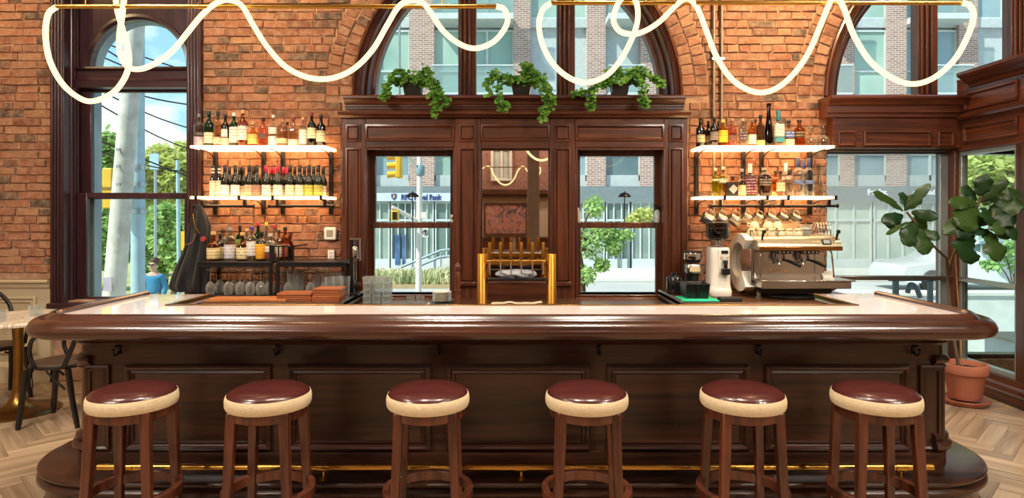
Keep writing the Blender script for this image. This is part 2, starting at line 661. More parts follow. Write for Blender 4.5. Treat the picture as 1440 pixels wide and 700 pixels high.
for cx, r in ARCHES:
    for ring in (0, 1):
        r0 = r + 0.012 + ring * (RING + JT)
        r1 = r0 + RING
        n = int(PI * r0 / 0.092)
        for i in range(n):
            a, b = PI * (i + 0.055) / n, PI * (i + 0.945) / n
            q = [(cx + rr * math.cos(t), SPR + rr * math.sin(t)) for rr, t in ((r0, a), (r0, b), (r1, b), (r1, a))]
            if max(p[1] for p in q) < 4.1 and min(p[0] for p in q) < 4.6:
                bricks.append(q)


def brick_geo(mb, q, yf):
    m = (sum(p[0] for p in q) / 4, sum(p[1] for p in q) / 4)
    j = lambda s: RND.uniform(-s, s)
    qs = [(p[0] + j(.0045), p[1] + j(.0045)) for p in q]
    vs = [(p[0], WALL_Y + 0.03, p[1]) for p in qs] + [(p[0], yf + 0.007, p[1]) for p in qs]
    for p in qs:
        dx, dz = m[0] - p[0], m[1] - p[1]
        L = math.hypot(dx, dz)
        e = RND.uniform(0.006, 0.017)
        vs.append((p[0] + dx / L * e, yf + j(.003), p[1] + dz / L * e))
    fs = [(a * 4 + i, a * 4 + (i + 1) % 4, a * 4 + 4 + (i + 1) % 4, a * 4 + 4 + i) for a in (0, 1) for i in range(4)] + [(8, 9, 10, 11)]
    mb.add(vs, fs)
    return m


order = sorted(range(len(bricks)), key=lambda i: -visible_score(bricks[i]))
own = set(order[:300])
field = MB()
for i, q in enumerate(bricks):
    yf = WALL_Y + RND.uniform(-0.010, 0.004)
    if i in own:
        mb = MB()
        m = brick_geo(mb, q, yf)
        o = bpy.data.objects.new('brick', mb.mesh('brick', (m[0], WALL_Y, m[1]), 30))
        o.data.materials.append(M_BRICK)
        COL.objects.link(o)
        o.parent = wall_back
        o.location = (m[0], WALL_Y, m[1])
    else:
        brick_geo(field, q, yf)
bf = field.build('brick_field', M_BRICK, wall_back, smooth=30)
bf['kind'] = 'stuff'

# ---- the other sides of the room
for nm, b, mt in (('wall_left', (-6.7, -6.5, -5.2, 6.35, -0.14, 4.7), M_LPLAST),
                  ('ceiling', (-6.7, 6.7, -5.2, 6.35, 4.7, 4.9), pbr('ceiling_paint', '8d8078', 0.9))):
    tag(MB().box(*b).build(nm, mt), kind='structure')
tag(MB().box(6.2, 6.4, -5.2, 6.35, -0.14, 4.7).build('wall_right', M_LPLAST), kind='structure')

# the wall behind the camera: brick above, dark wood below, a white window and a picture (seen in the bar mirror)
wf = struct('wall_front')
M_REAR = pbr('rear_wall_brick', '9d7466', 0.9, col2='84594c', scale=14, bump=0.4)
MB().box(-6.5, 6.2, -5.2, -5.0, 2.2, 4.7).build('upper_wall', M_REAR, wf)
MB().box(-6.5, 6.2, -5.2, -5.0, -0.1, 2.2).build('lower_wall', M_LPLAST, wf)
b = MB().box(-6.4, 6.1, -5.0, -4.86, 2.06, 2.2)
b.box(-6.4, 6.1, -5.0, -4.9, 1.98, 2.06)
b.build('ledge', M_WX, wf, bevel=0.015)
b = MB()
for i in range(10):
    b.frame(-6.0 + i * 1.22, -4.9 + i * 1.22, 0.15, 0.95, [(0, 0), (0.0, 0.03), (0.03, 0.035), (0.06, 0.01)], lambda u, v, h: (u, -5.0 + h, v))
b.build('wainscot', M_WX, wf)
win = struct('window_8')
MB().rframe(-0.55, 0.0, 2.42, 3.3, 0.06, -5.02, -4.94).build('window_frame', M_WHITEP, win, bevel=0.01)
MB().box(-0.49, -0.06, -5.0, -4.985, 2.48, 3.24).build('blind', pbr('pale_blind', 'b9bdb8', 0.8), win)
MB().box(-0.3, -0.25, -4.985, -4.96, 2.48, 3.24).build('muntin', M_WHITEP, win)
pic = thing('painting', 'framed floral painting with orange and dark red blooms on the rear wall', 'painting', (-0.2, -4.98, 1.35))
MB().rframe(-0.75, 0.42, 1.0, 1.85, 0.05, -5.0, -4.95).build('picture_frame', M_WX, pic, bevel=0.008)
m, nt = new_mat('floral_paint')
vo = nt.n('TexNoise', {'Vector': nt.n('TexCoord').outputs['Object'], 'Scale': 5.0, 'Detail': 5.0, 'Distortion': 1.5})
out(nt, nt.n('BsdfPrincipled', {'Base Color': nt.ramp(vo.outputs[0], [(0.36, rgb('4a3c3e')), (0.46, rgb('8f6f6c')), (0.52, rgb('c26a44')), (0.56, rgb('a98a84')), (0.66, rgb('8c4a46'))]), 'Roughness': 0.6}))
MB().box(-0.7, 0.37, -4.995, -4.97, 1.05, 1.8).build('canvas', m, pic)
tag(MB().box(0.31, 0.55, -1.2, -0.96, 0.0, 4.7).build('column', pbr('column_paint', '8c7a6c', 0.7), bevel=0.015, loc=(0.43, -1.08, 0)), kind='structure')

# ---- painted wainscot and baseboard at the left
tr = struct('trim_1')
MB().box(-6.5, -4.3, 5.96, 6.02, 0.0, 0.955).build('panel_backing', M_WAINSCOT, tr)
b = MB()
for x0, x1 in ((-6.4, -5.75), (-5.62, -5.02), (-4.9, -4.42)):
    b = MB()
    b.frame(x0, x1, 0.27, 0.80, [(0, 0), (0.0, 0.022), (0.02, 0.026), (0.035, 0.008), (0.055, 0.012), (0.07, 0.0)], XZ(5.96), fill=False)
    b.build('panel_moulding', M_WAINSCOT, tr, smooth=20)
b = MB().prism([(6.0, 0.955), (5.93, 0.955), (5.915, 0.945), (5.915, 0.93), (5.94, 0.915), (5.945, 0.885), (5.96, 0.865), (6.0, 0.865)], -6.5, -4.3, lambda u, v, h: (h, u, v))
b.build('chair_rail', M_WAINSCOT, tr, smooth=20)
b = MB().prism([(6.0, 0.0), (5.925, 0.0), (5.925, 0.15), (5.94, 0.175), (5.96, 0.19), (6.0, 0.19)], -6.5, -4.3, lambda u, v, h: (h, u, v))
tag(b.build('baseboard_left', M_WAINSCOT, None, smooth=20), kind='structure')

# ================================================================== WINDOWS
# ---- window_1: tall window at the left with a round-headed top light
w1 = struct('window_1')
CW, GR = -3.6, 0.465
for x0, x1 in ((-4.30, -4.17), (-3.03, -2.90)):
    b = MB().box(x0, x1, 5.955, 6.03, 0.7, 4.0)
    for k in range(4):
        xx = x0 + 0.02 + k * 0.03
        b.cyl((xx, 5.955, 0.7), (xx, 5.955, 4.0), 0.012, n=8)
    b.build('casing', M_PURP, w1, bevel=0.004)
for x, s in ((-4.17, 1), (-3.03, -1)):
    b = MB().box(min(x - s * .03, x), max(x - s * .03, x), 6.03, 6.32, 0.7, 4.0)
    for k in range(3):
        b.cyl((x, 6.06 + k * 0.04, 0.7), (x, 6.06 + k * 0.04, 4.0), 0.011, n=8)
    b.build('jamb', M_PURP, w1)
MB().box(-4.17, -3.03, 5.99, 6.05, 3.78, 4.0).build('head', M_PURPX, w1, bevel=0.01)
# arched board around the round light
b = MB()
n = 24
zb, zt = 2.93, 3.80
for i in range(n):
    a, c = PI * i / n, PI * (i + 1) / n
    pa, pb = (CW + GR * math.cos(a), 2.97 + GR * math.sin(a)), (CW + GR * math.cos(c), 2.97 + GR * math.sin(c))
    b.prism([pa, pb, (pb[0], zt), (pa[0], zt)], 6.16, 6.24, lambda u, v, h: (u, h, v))
for x0, x1 in ((-4.17, CW - GR), (CW + GR, -3.03)):
    b.box(x0, x1, 6.16, 6.24, zb, zt)
b.build('arched_board', M_PURP, w1)
b = MB()
prof = [(GR + 0.055, 6.16), (GR + 0.05, 6.135), (GR + 0.02, 6.13), (GR, 6.16)]
b.add([(CW + r * math.cos(PI * i / n), y, 2.97 + r * math.sin(PI * i / n)) for i in range(n + 1) for r, y in prof],
      [(i * 4 + j, i * 4 + 4 + j, i * 4 + 4 + (j + 1) % 4, i * 4 + (j + 1) % 4) for i in range(n) for j in range(4)])
b.build('arch_bead', M_PURP, w1)
MB().prism([(6.24, 2.97), (6.1, 2.97), (6.09, 2.95), (6.12, 2.93), (6.12, 2.86), (6.09, 2.83), (6.09, 2.77), (6.24, 2.75)], -4.17, -3.03, lambda u, v, h: (h, u, v)).build('transom', M_PURPX, w1, smooth=20)
MB().rframe(-4.17, -3.03, wz(280, 6.2), 2.76, 0.105, 6.18, 6.23, wtop=0.02, wbot=0.05).build('upper_sash', M_PURP, w1, bevel=0.006)
MB().rframe(-4.17, -3.03, 0.74, wz(271, 6.15), 0.105, 6.12, 6.17, wtop=0.055, wbot=0.03).build('lower_sash', M_PURP, w1, bevel=0.006)
M_STONEJ = pbr('outer_jamb_paint', '93a9b8', .6)
MB().box(-4.3, -4.075, 6.245, 6.36, 0.7, 2.98).build('outer_jamb', M_STONEJ, w1, bevel=.004)
b = MB()
for i in range(n):
    a, c = PI * i / n, PI * (i + 1) / n
    r0, r1 = GR * 1.0, GR * 1.12
    b.prism([(CW + r0 * math.cos(a), 2.97 + r0 * math.sin(a)), (CW + r0 * math.cos(c), 2.97 + r0 * math.sin(c)), (CW + r1 * math.cos(c), 2.97 + r1 * math.sin(c)), (CW + r1 * math.cos(a), 2.97 + r1 * math.sin(a))], 6.245, 6.36, lambda u, v, h: (u, h, v))
b.build('outer_arch', M_STONEJ, w1)
MB().box(-4.3, -2.9, 5.9, 6.3, 0.69, 0.74).build('sill', M_PURPX, w1, bevel=0.01)
b = MB().prism([(CW + GR * 1.02 * math.cos(PI * i / n), 2.96 + GR * 1.03 * math.sin(PI * i / n)) for i in range(n + 1)], 6.205, 6.211, lambda u, v, h: (u, h, v))
b.build('pane', M_PANE, w1, smooth=0)
MB().box(-4.08, -3.12, 6.205, 6.211, 1.74, 2.75).build('pane', M_PANE, w1)
MB().box(-4.08, -3.12, 6.145, 6.151, 0.76, 1.73).build('pane', M_PANE, w1)

# ---- window_2 and window_5: the large half-round windows


def arch_window(name, cx, R, mulls, mat_v):
    w_ = struct(name)
    n = 56
    prof = [(R + 0.004, 6.03), (R + 0.004, 5.975), (R - 0.012, 5.965), (R - 0.022, 5.985), (R - 0.032, 5.97), (R - 0.044, 5.99), (R - 0.054, 5.978), (R - 0.064, 6.0), (R - 0.075, 5.99),
            (R - 0.085, 6.04), (R - 0.10, 6.07), (R - 0.115, 6.06), (R - 0.125, 6.09), (R - 0.15, 6.12), (R - 0.177, 6.13), (R - 0.177, 6.24), (R + 0.004, 6.24)]
    k = len(prof)
    b = MB()
    b.add([(cx + r * math.cos(PI * i / n), y, SPR + r * math.sin(PI * i / n)) for i in range(n + 1) for r, y in prof],
          [(i * k + j, i * k + k + j, i * k + k + (j + 1) % k, i * k + (j + 1) % k) for i in range(n) for j in range(k)] + [tuple(range(k)), tuple(range(n * k + k - 1, n * k - 1, -1))])
    b.build('arch_frame', mat_v, w_, smooth=25)
    rg = R - 0.175
    for x0, x1 in mulls:
        h = math.sqrt(rg ** 2 - max(abs(x0 - cx), abs(x1 - cx)) ** 2) + 0.04
        b = MB().box(x0, x1, 6.1, 6.22, SPR - 0.03, SPR + h)
        wq = (x1 - x0) / 6
        for q in range(3):
            b.box(x0 + wq * (q + 0.5 + q * 0.5), x0 + wq * (q + 1.2 + q * 0.5), 6.075, 6.1, SPR - 0.03, SPR + h - 0.01)
        b.build('mullion', mat_v, w_, bevel=0.005)
    MB().box(cx - R + .03, cx + R - .03, 6.08, 6.24, SPR - 0.06, SPR + 0.03).build('bottom_rail', M_WX, w_, bevel=0.006)
    edges = [cx - rg] + [e for m_ in mulls for e in m_] + [cx + rg]
    for a, c in zip(edges[0::2], edges[1::2]):
        a, c = max(a - 0.01, cx - rg - 0.005), min(c + 0.01, cx + rg + 0.005)
        top = [(c + (a - c) * i / 14) for i in range(15)]
        poly = [(a, SPR), (c, SPR)] + [(x, SPR + math.sqrt(max((rg + 0.012) ** 2 - (x - cx) ** 2, 0)) + 0.001) for x in top]
        MB().prism(poly, 6.17, 6.176, lambda u, v, h: (u, h, v)).build('pane', M_PANE, w_, smooth=0)
    return w_


arch_window('window_2', 0.05, 1.537, ((-0.513, -0.342), (0.430, 0.601)), M_WZ)
arch_window('window_5', 4.47, 1.537, ((3.87, 4.06), (4.76, 4.93)), M_WZ)

# ================================================================== BACK BAR PANELLING
PY = 5.87


def U(px):
    return wx(px, PY)


def V(py):
    return wz(py, PY)


PANEL = [(0, 0.0), (0.0, 0.012), (0.014, 0.016), (0.024, 0.002), (0.03, -0.008)]
pan = struct('trim_2')
for a, c in ((480, 514), (639, 676), (773, 809), (934, 967)):
    MB().box(U(a), U(c), PY, 6.26, 0.0, V(166)).build('stile', M_WZ, pan, bevel=0.006)
    cxm, hw = (a + c) / 2, (c - a) / 2 - 6.5
    MB().frame(U(cxm - hw), U(cxm + hw), V(398), V(208), [(0, 0.0), (0.0, 0.012), (0.012, 0.014), (0.02, 0.004), (0.03, 0.016), (0.036, 0.016)], XZ(PY)).build('panel', M_WZ, pan, smooth=20)
    MB().frame(U(cxm - hw), U(cxm + hw), V(199), V(175), [(0, 0.0), (0.0, 0.012), (0.014, 0.014), (0.022, 0.002), (0.03, 0.012), (0.036, 0.012)], XZ(PY)).build('panel', M_WZ, pan, smooth=20)
    MB().box(U(cxm - hw - 1), U(cxm + hw + 1), PY - 0.03, PY, V(402), V(396)).build('plinth_block', M_WX, pan, bevel=0.008)
for a, c, top in ((514, 639, 207.5), (676, 773, 209), (809, 934, 207.5)):
    MB().box(U(a), U(c), PY, 6.26, V(top), V(166)).build('rail', M_WX, pan, bevel=0.006)
    MB().frame(U(a + 0), U(c - 0), V(198), V(175), [(0, 0.0), (0.0, 0.014), (0.016, 0.018), (0.028, 0.002), (0.04, -0.004)], XZ(PY)).build('panel', M_WX, pan, smooth=20)
    MB().box(U(a), U(c), PY, 6.26, 0.0, 0.80 if a != 676 else V(396)).build('rail', M_WX, pan, bevel=0.006)
# cornice: two stacked mouldings and the ledge that carries the planters
b = MB().prism([(6.1, V(166)), (5.84, V(166)), (5.82, V(163)), (5.795, V(162)), (5.79, V(159)), (5.8, V(157)), (5.83, V(156)), (6.1, V(156))], U(478), U(969), lambda u, v, h: (h, u, v))
b.build('cornice', M_WX, pan, smooth=20)
z = [V(156), V(154), V(151), V(148), V(145.5), V(143)]
b = MB().prism([(6.2, z[0]), (5.845, z[0]), (5.845, z[1]), (5.83, z[1]), (5.83, z[2]), (5.815, z[2]), (5.815, z[3]), (5.80, z[3]), (5.79, z[4]), (5.77, z[5]), (5.755, V(141.5)), (5.745, V(141)), (5.745, 2.625), (5.76, 2.635), (6.2, 2.635)],
               U(487), U(960), lambda u, v, h: (h, u, v))
b.build('ledge', M_WX, pan, smooth=20)
# mirror between the taps' posts
MB().box(U(676), U(773), 5.93, 5.94, V(396), V(209)).build('mirror', pbr('mirror_silver', 'e8e0d8', 0.02, 1.0, var=0.0), pan)
MB().rframe(U(676), U(773), V(396), V(209), 0.012, 5.90, 5.935).build('mirror_bead', M_WZ, pan, bevel=0.004)


def sash_window(name, gx0, gx1):
    s = struct(name)
    ox0, ox1 = gx0 - 0.06, gx1 + 0.06
    zt, zm1, zm0, zb = wz(220, 6.08), wz(312.5, 6.08), wz(320.5, 6.03), wz(414, 6.03)
    MB().rframe(ox0, ox1, zm1 - 0.045, V(207.5), 0.06, 6.06, 6.11, wtop=V(207.5) - zt, wbot=0.045).build('upper_sash', M_WZ, s, bevel=0.006)
    MB().rframe(ox0, ox1, 0.72, zm0 + 0.055, 0.06, 6.0, 6.05, wtop=0.055, wbot=zb - 0.72).build('lower_sash', M_WZ, s, bevel=0.006)
    MB().box(gx0 - .01, gx1 + .01, 6.083, 6.088, zm1 - .01, zt + .01).build('pane', M_PANE, s)
    MB().box(gx0 - .01, gx1 + .01, 6.023, 6.028, zb - .01, zm0 + .01).build('pane', M_PANE, s)
    b = MB().rframe(ox0 - .004, ox1 + .004, 0.80, V(207.5), 0.022, 5.875, 5.9)
    b.build('stop_bead', M_WZ, s, bevel=0.006)
    MB().box(ox0, ox1, 5.86, 6.3, 0.72, 0.80).build('sill', M_WX, s, bevel=0.008)
    return s


sash_window('window_3', wx(528, 6.05), wx(633, 6.05))
sash_window('window_4', wx(816, 6.05), wx(920.5, 6.05))

# ================================================================== RIGHT: panelling under the second arch, shop window, wood-and-glass lobby
pr = struct('trim_3')
xa, xb = 2.945, 4.2
MB().box(xa, 6.1, PY, 6.26, 2.17, 2.62).build('frieze_board', M_WX, pr, bevel=0.006)
for a, c in ((1178, 1203), (1214, 1309), (1318, 1342)):
    MB().frame(U(a), U(c), V(206), V(184), PANEL, XZ(PY)).build('panel', M_WX, pr, smooth=20)
b = MB().prism([(6.2, V(165)), (5.845, V(165)), (5.845, V(160)), (5.82, V(159)), (5.82, V(150)), (5.80, V(149)), (5.79, V(146)), (5.77, V(143)), (5.745, V(141)), (5.745, 2.625), (5.76, 2.635), (6.2, 2.635)], U(1160), 4.12, lambda u, v, h: (h, u, v))
b.build('cornice', M_WX, pr, smooth=20)

M_ALU = pbr('pale_aluminium', 'aebcc0', 0.35, 0.6)
w6 = struct('window_6')
MB().rframe(2.945, 4.13, 0.2, 2.17, 0.02, 6.05, 6.16, wtop=0.035).build('window_frame', M_BLACK, w6, bevel=0.004)
MB().box(4.03, 4.11, 6.02, 6.05, 0.2, 2.13).build('side_strip', M_ALU, w6, bevel=0.003)
MB().box(2.95, 4.1, 6.04, 6.06, 2.145, 2.165).build('head_strip', M_ALU, w6)
MB().box(2.95, 4.12, 5.98, 6.06, 0.945, 0.985).build('mid_rail', M_STEEL, w6, bevel=0.004)
MB().box(2.96, 4.11, 6.10, 6.106, 0.97, 2.14).build('pane', M_HAZY, w6)
MB().box(2.96, 4.11, 6.10, 6.106, 0.22, 0.95).build('pane', M_PANE, w6)
MB().box(4.10, 4.17, 5.93, 6.2, 0.0, 2.2).build('corner_post', M_WZ, w6, bevel=0.008)
MB().box(4.17, 4.25, 5.98, 6.1, 0.0, 2.2).build('corner_post', M_WZ, w6, bevel=0.008)
w9 = struct('window_9')
MB().rframe(4.25, 6.0, 0.2, 2.17, 0.04, 6.05, 6.16).build('window_frame', M_WZ, w9, bevel=0.004)
MB().box(4.28, 5.97, 6.10, 6.106, 0.22, 2.14).build('pane', M_PANE, w9)

# lobby side wall, running from the shop window towards the camera
LX = 4.12
lob = struct('wall_lobby')
YA, YB = 3.2, 5.93
MB().box(LX, LX + 0.13, YA, YB, 2.14, 2.78).build('upper_board', M_WY, lob, bevel=0.006)
ys = [(5.2, 5.83), (4.2, 5.1), (3.3, 4.1)]
for a, c in ys:
    MB().frame(a, c, 2.50, 2.66, [(0, 0), (0, 0.014), (0.016, 0.018), (0.028, 0.002), (0.04, -0.004)], YZ(LX)).build('panel', M_WY, lob, smooth=20)
    MB().frame(a, c, 2.21, 2.36, [(0, 0), (0, 0.016), (0.018, 0.02), (0.03, 0.002), (0.04, 0.008)], YZ(LX)).build('panel', M_WY, lob, smooth=20)
MB().prism([(LX, 2.42), (LX - 0.03, 2.42), (LX - 0.05, 2.44), (LX - 0.055, 2.465), (LX, 2.475)], YA, YB, lambda u, v, h: (u, h, v)).build('band_moulding', M_WY, lob, smooth=20)
MB().prism([(LX + .13, 2.70), (LX - 0.02, 2.70), (LX - 0.03, 2.72), (LX - 0.06, 2.735), (LX - 0.085, 2.765), (LX - 0.12, 2.785), (LX - 0.135, 2.80), (LX - 0.135, 2.825), (LX + .13, 2.835)], YA, 5.74, lambda u, v, h: (u, h, v)).build('cornice', M_WY, lob, smooth=20)
MB().box(LX, 6.2, YA, YB, 2.78, 2.80).build('lobby_roof', M_WY, lob)
for a, c in ((5.06, 5.24), (4.1, 4.22), (3.2, 3.32)):
    MB().box(LX, LX + .13, a, c, 0, 2.14).build('post', M_WZ, lob, bevel=0.008)
MB().box(LX, LX + .13, YA, YB, 0, 0.2).build('base_board', M_WY, lob, bevel=0.006)
MB().prism([(LX, 0), (LX - 0.04, 0), (LX - 0.04, 0.08), (LX - 0.03, 0.095), (LX - 0.03, 0.13), (LX - 0.012, 0.15), (LX - 0.012, 0.2), (LX, 0.2)], YA, YB, lambda u, v, h: (u, h, v)).build('base_moulding', M_WY, lob, smooth=20)
w7 = struct('window_7')
for a, c in ((5.24, 5.93), (4.22, 5.06)):
    mbf = MB()
    mbf.box(LX + .02, LX + .08, a, c, 0.2, 0.245).box(LX + .02, LX + .08, a, c, 2.1, 2.14).box(LX + .02, LX + .08, a, a + 0.035, 0.245, 2.1).box(LX + .02, LX + .08, c - 0.035, c, 0.245, 2.1)
    mbf.build('window_frame', M_ALU, w7, bevel=0.004)
    MB().box(LX, LX + .06, a, c, 0.945, 0.985).build('mid_rail', M_STEEL, w7, bevel=0.004)
    MB().box(LX + .05, LX + .056, a + .02, c - .02, 0.23, 2.12).build('pane', M_PANE, w7)
MB().box(LX + 0.02, LX + 0.1, 3.32, 4.1, 0.0, 2.14).build('side_panel', M_WY, lob)
tag(MB().box(4.25, 6.2, 3.2, 3.3, 0, 2.8).build('wall_lobby_end', M_WX), kind='structure')

# ================================================================== THE BAR
def upath(X, Yf, Yb, r, n=12):
    p = [(-X, Yb, -1, 0), (-X, Yf + r, -1, 0)]
    p += [(-X + r - r * math.cos(PI / 2 * i / n), Yf + r - r * math.sin(PI / 2 * i / n), -math.cos(PI / 2 * i / n), -math.sin(PI / 2 * i / n)) for i in range(1, n + 1)]
    q = [(-x, y, -nx, ny) for x, y, nx, ny in reversed(p)]
    return p + q


BT = 1.05
bar = thing('bar_counter', 'long dark panelled wooden bar with rounded ends and pale stone top', 'bar', (0, 3.3, 0))
pin = upath(2.335, 3.17, 4.12, 0.17)
# stone top: U-shaped slab
poly = [(x, y) for x, y, _, _ in pin] + [(1.95, 4.12), (1.95, 3.62), (-1.95, 3.62), (-1.95, 4.12)]
MB().prism(poly, 1.015, BT, lambda u, v, h: (u, v, h)).build('stone_top', M_MARBLE, bar, smooth=20)
rail_prof = [(-0.004, 1.0), (-0.004, 1.064), (0.004, 1.072), (0.02, 1.074), (0.034, 1.068), (0.046, 1.052), (0.052, 1.046), (0.062, 1.046), (0.078, 1.05), (0.098, 1.044), (0.117, 1.028),
             (0.128, 1.006), (0.128, 0.988), (0.118, 0.970), (0.10, 0.962), (0.06, 0.958), (0.0, 0.958)]
MB().sweep(pin, rail_prof).build('arm_rail', M_RAIL, bar, smooth=30)
b = MB().box(-1.96, 1.96, 3.61, 3.64, 1.03, 1.056).box(-1.965, -1.94, 3.62, 4.12, 1.03, 1.054).box(1.94, 1.965, 3.62, 4.12, 1.03, 1.054)
b.build('edge_strip', M_DBRASS, bar, bevel=0.002)
# body
XB, YF = 2.36, 3.44
body = upath(XB, YF, 4.05, 0.10)
poly = [(x, y) for x, y, _, _ in body] + [(1.97, 4.05), (1.97, 3.60), (-1.97, 3.60), (-1.97, 4.05)]
MB().prism(poly, 0.2, 1.014, lambda u, v, h: (u, v, h)).build('carcass', M_BARX, bar, smooth=30)
MB().sweep(body, [(0.0, 0.868), (0.02, 0.868), (0.028, 0.878), (0.022, 0.888), (0.03, 0.90), (0.05, 0.925), (0.06, 0.96), (0.0, 0.96)]).build('top_moulding', M_BARX, bar, smooth=25)
MB().sweep(body, [(0.0, 0.2), (0.018, 0.2), (0.018, 0.288), (0.0, 0.30)]).build('kick_board', M_BARX, bar, smooth=25)
k = 261.6
bx = lambda px: (px - 720) / k
BPAN = [(0, 0.0), (0.0, 0.02), (0.012, 0.026), (0.022, 0.022), (0.03, 0.012), (0.042, 0.016), (0.05, 0.006), (0.06, 0.004)]
for a, c in ((178, 382), (405, 605), (628, 830), (853, 1052), (1075, 1277)):
    MB().frame(bx(a), bx(c), 0.302, 0.757, BPAN, XZ(YF), fill=True).build('panel', M_BARX, bar, smooth=18)
for a, c in ((121, 155), (1292, 1326)):
    MB().frame(bx(a), bx(c), 0.302, 0.757, [(0, 0.0), (0.0, 0.016), (0.01, 0.02), (0.02, 0.012), (0.03, 0.014), (0.036, 0.004)], XZ(YF)).build('panel', M_BARZ, bar, smooth=18)
# rounded corner columns with rings
for s in (-1, 1):
    cpath = [p for p in body if p[0] * s > 2.2 and p[1] < 3.62]
    cpath = [(s * XB, 3.60, s, 0)] + [p for p in cpath if not (abs(p[1] - 3.54) < 1e-6 and False)] if s < 0 else cpath + [(s * XB, 3.60, s, 0)]
    MB().sweep(cpath, [(0, 0.735), (0.012, 0.735), (0.022, 0.745), (0.012, 0.755), (0.014, 0.765), (0.03, 0.772), (0.034, 0.785), (0.026, 0.80), (0.012, 0.808), (0, 0.81)]).build('column_capital', M_BARX, bar, smooth=35)
    MB().sweep(cpath, [(0, 0.30), (0.03, 0.30), (0.044, 0.315), (0.046, 0.332), (0.036, 0.348), (0.024, 0.352), (0.03, 0.366), (0.026, 0.382), (0.012, 0.388), (0, 0.40)]).build('column_foot', M_BARX, bar, smooth=35)
# coat hooks under the rail
for px in (168, 391, 617, 842, 1065, 1284):
    x = bx(px)
    b = MB().box(x - .008, x + .008, YF - .006, YF, 0.815, 0.868)
    b.tube(catmull([(x, YF - .004, 0.86), (x, YF - .03, 0.862), (x + .004, YF - .042, 0.872)], 5), 0.0045, 6)
    b.tube(catmull([(x, YF - .004, 0.83), (x, YF - .025, 0.815), (x, YF - .05, 0.822), (x, YF - .055, 0.845)], 5), 0.005, 6)
    b.lathe([(0, 0), (.008, .004), (.008, .012), (0, .016)], 8, (x, YF - .055, 0.84))
    b.build('coat_hook', M_BLACK, bar)
# stepped platform
plat = upath(2.63, 3.21, 4.1, 0.50, 20)
MB().sweep(plat, [(-0.40, 0.10), (-0.40, 0.22), (-0.01, 0.22), (0.0, 0.216), (0.004, 0.208), (0.0, 0.197), (-0.012, 0.192), (-0.016, 0.182), (-0.006, 0.176), (0.004, 0.165), (0.006, 0.152), (-0.006, 0.138), (-0.03, 0.13), (-0.035, 0.10)]).build('platform', M_BARX, bar, smooth=30)
MB().sweep(plat, [(-0.40, 0.0), (-0.40, 0.10), (-0.035, 0.10), (-0.035, 0.03), (-0.02, 0.02), (-0.02, 0.0)]).build('platform_base', M_BARX, bar, smooth=25)
# brass foot rail
fr = MB().cyl((bx(0) * 0 - 2.10, 3.25, 0.282), (2.135, 3.25, 0.282), 0.018, n=16).build('foot_rail', M_BRASS, bar, smooth=40)
for px in (195, 455, 733, 1002, 1267):
    x = (px - 720) * 3.25 / FOC
    b = MB().cyl((x - .022, 3.25, .282), (x + .022, 3.25, .282), 0.0215, n=16)
    b.cyl((x - .03, 3.25, .282), (x - .024, 3.25, .282), 0.0225, n=16).cyl((x + .024, 3.25, .282), (x + .03, 3.25, .282), 0.0225, n=16)
    b.cyl((x, 3.25, .222), (x, 3.25, .27), 0.006, n=8).lathe([(.022, 0), (.022, .004), (.008, .012), (.006, .02)], 12, (x, 3.25, .22))
    b.build('rail_bracket', M_BRASS, fr, smooth=40)

# ================================================================== STOOLS
st = thing('bar_stool', '', 'stool', (0, 0, 0), 'wooden stools in front of the bar')
sr = 0.186
MB().lathe([(0.0, 0.786), (0.05, 0.785), (0.1, 0.781), (0.14, 0.774), (0.165, 0.765), (0.178, 0.755), (0.182, 0.748), (0.17, 0.742)], 48).build('seat', M_LEATHER, st)
MB().lathe([(0.165, 0.688), (0.184, 0.692), (0.189, 0.703), (0.190, 0.722), (0.188, 0.738), (0.183, 0.749), (0.178, 0.748), (0.165, 0.74)], 48).build('seat_band', M_CREAMF, st)
MB().lathe([(0.10, 0.648), (0.166, 0.648), (0.17, 0.652), (0.17, 0.688), (0.10, 0.688)], 48).build('apron', M_STOOL, st)
for q in range(4):
    a = PI / 4 + q * PI / 2
    d, u = Vector((math.cos(a), math.sin(a), 0)), Vector((-math.sin(a), math.cos(a), 0))
    lv = []
    for z, r, hw, hd in ((0.0, 0.200, 0.0155, 0.0155), (0.30, 0.187, 0.018, 0.019), (0.62, 0.168, 0.021, 0.021), (0.692, 0.164, 0.021, 0.021)):
        c = d * r + Vector((0, 0, z))
        # square legs set square to the room, as in the photograph
        ex, ey = Vector((1, 0, 0)), Vector((0, 1, 0))
        lv += [c - ex * hw - ey * hd, c + ex * hw - ey * hd, c + ex * hw + ey * hd, c - ex * hw + ey * hd]
    mb = MB().add(lv, [(i * 4 + j, i * 4 + (j + 1) % 4, i * 4 + 4 + (j + 1) % 4, i * 4 + 4 + j) for i in range(3) for j in range(4)] + [(3, 2, 1, 0), (12, 13, 14, 15)])
    mb.build('leg', M_STOOL, st, bevel=0.004)
ring = [(0.175, 0.275), (0.175, 0.315), (0.178, 0.318), (0.202, 0.318), (0.206, 0.315), (0.206, 0.275), (0.202, 0.272), (0.178, 0.272), (0.175, 0.275)]
MB().lathe(ring, 48).build('foot_ring', M_STOOL, st, smooth=30)
SD = 2.94
slab = ['round oxblood leather bar stool at the left end of the bar', 'oxblood bar stool, second along from the left end of the bar', 'oxblood bar stool left of the middle, below the left sash window',
        'oxblood bar stool right of the middle, below the right sash window', 'oxblood bar stool, second along from the right end of the bar', 'oxblood leather bar stool at the right end, nearest the terracotta pot']
for i, px in enumerate((187, 378, 602, 825, 1044, 1231)):
    o = st if i == 0 else copy_tree(st)
    o.location = ((px - 720) * SD / FOC, SD, 0)
    o.rotation_euler = (0, 0, (0.05, -0.02, 0.03, -0.04, 0.02, -0.05)[i])
    o['label'] = slab[i]

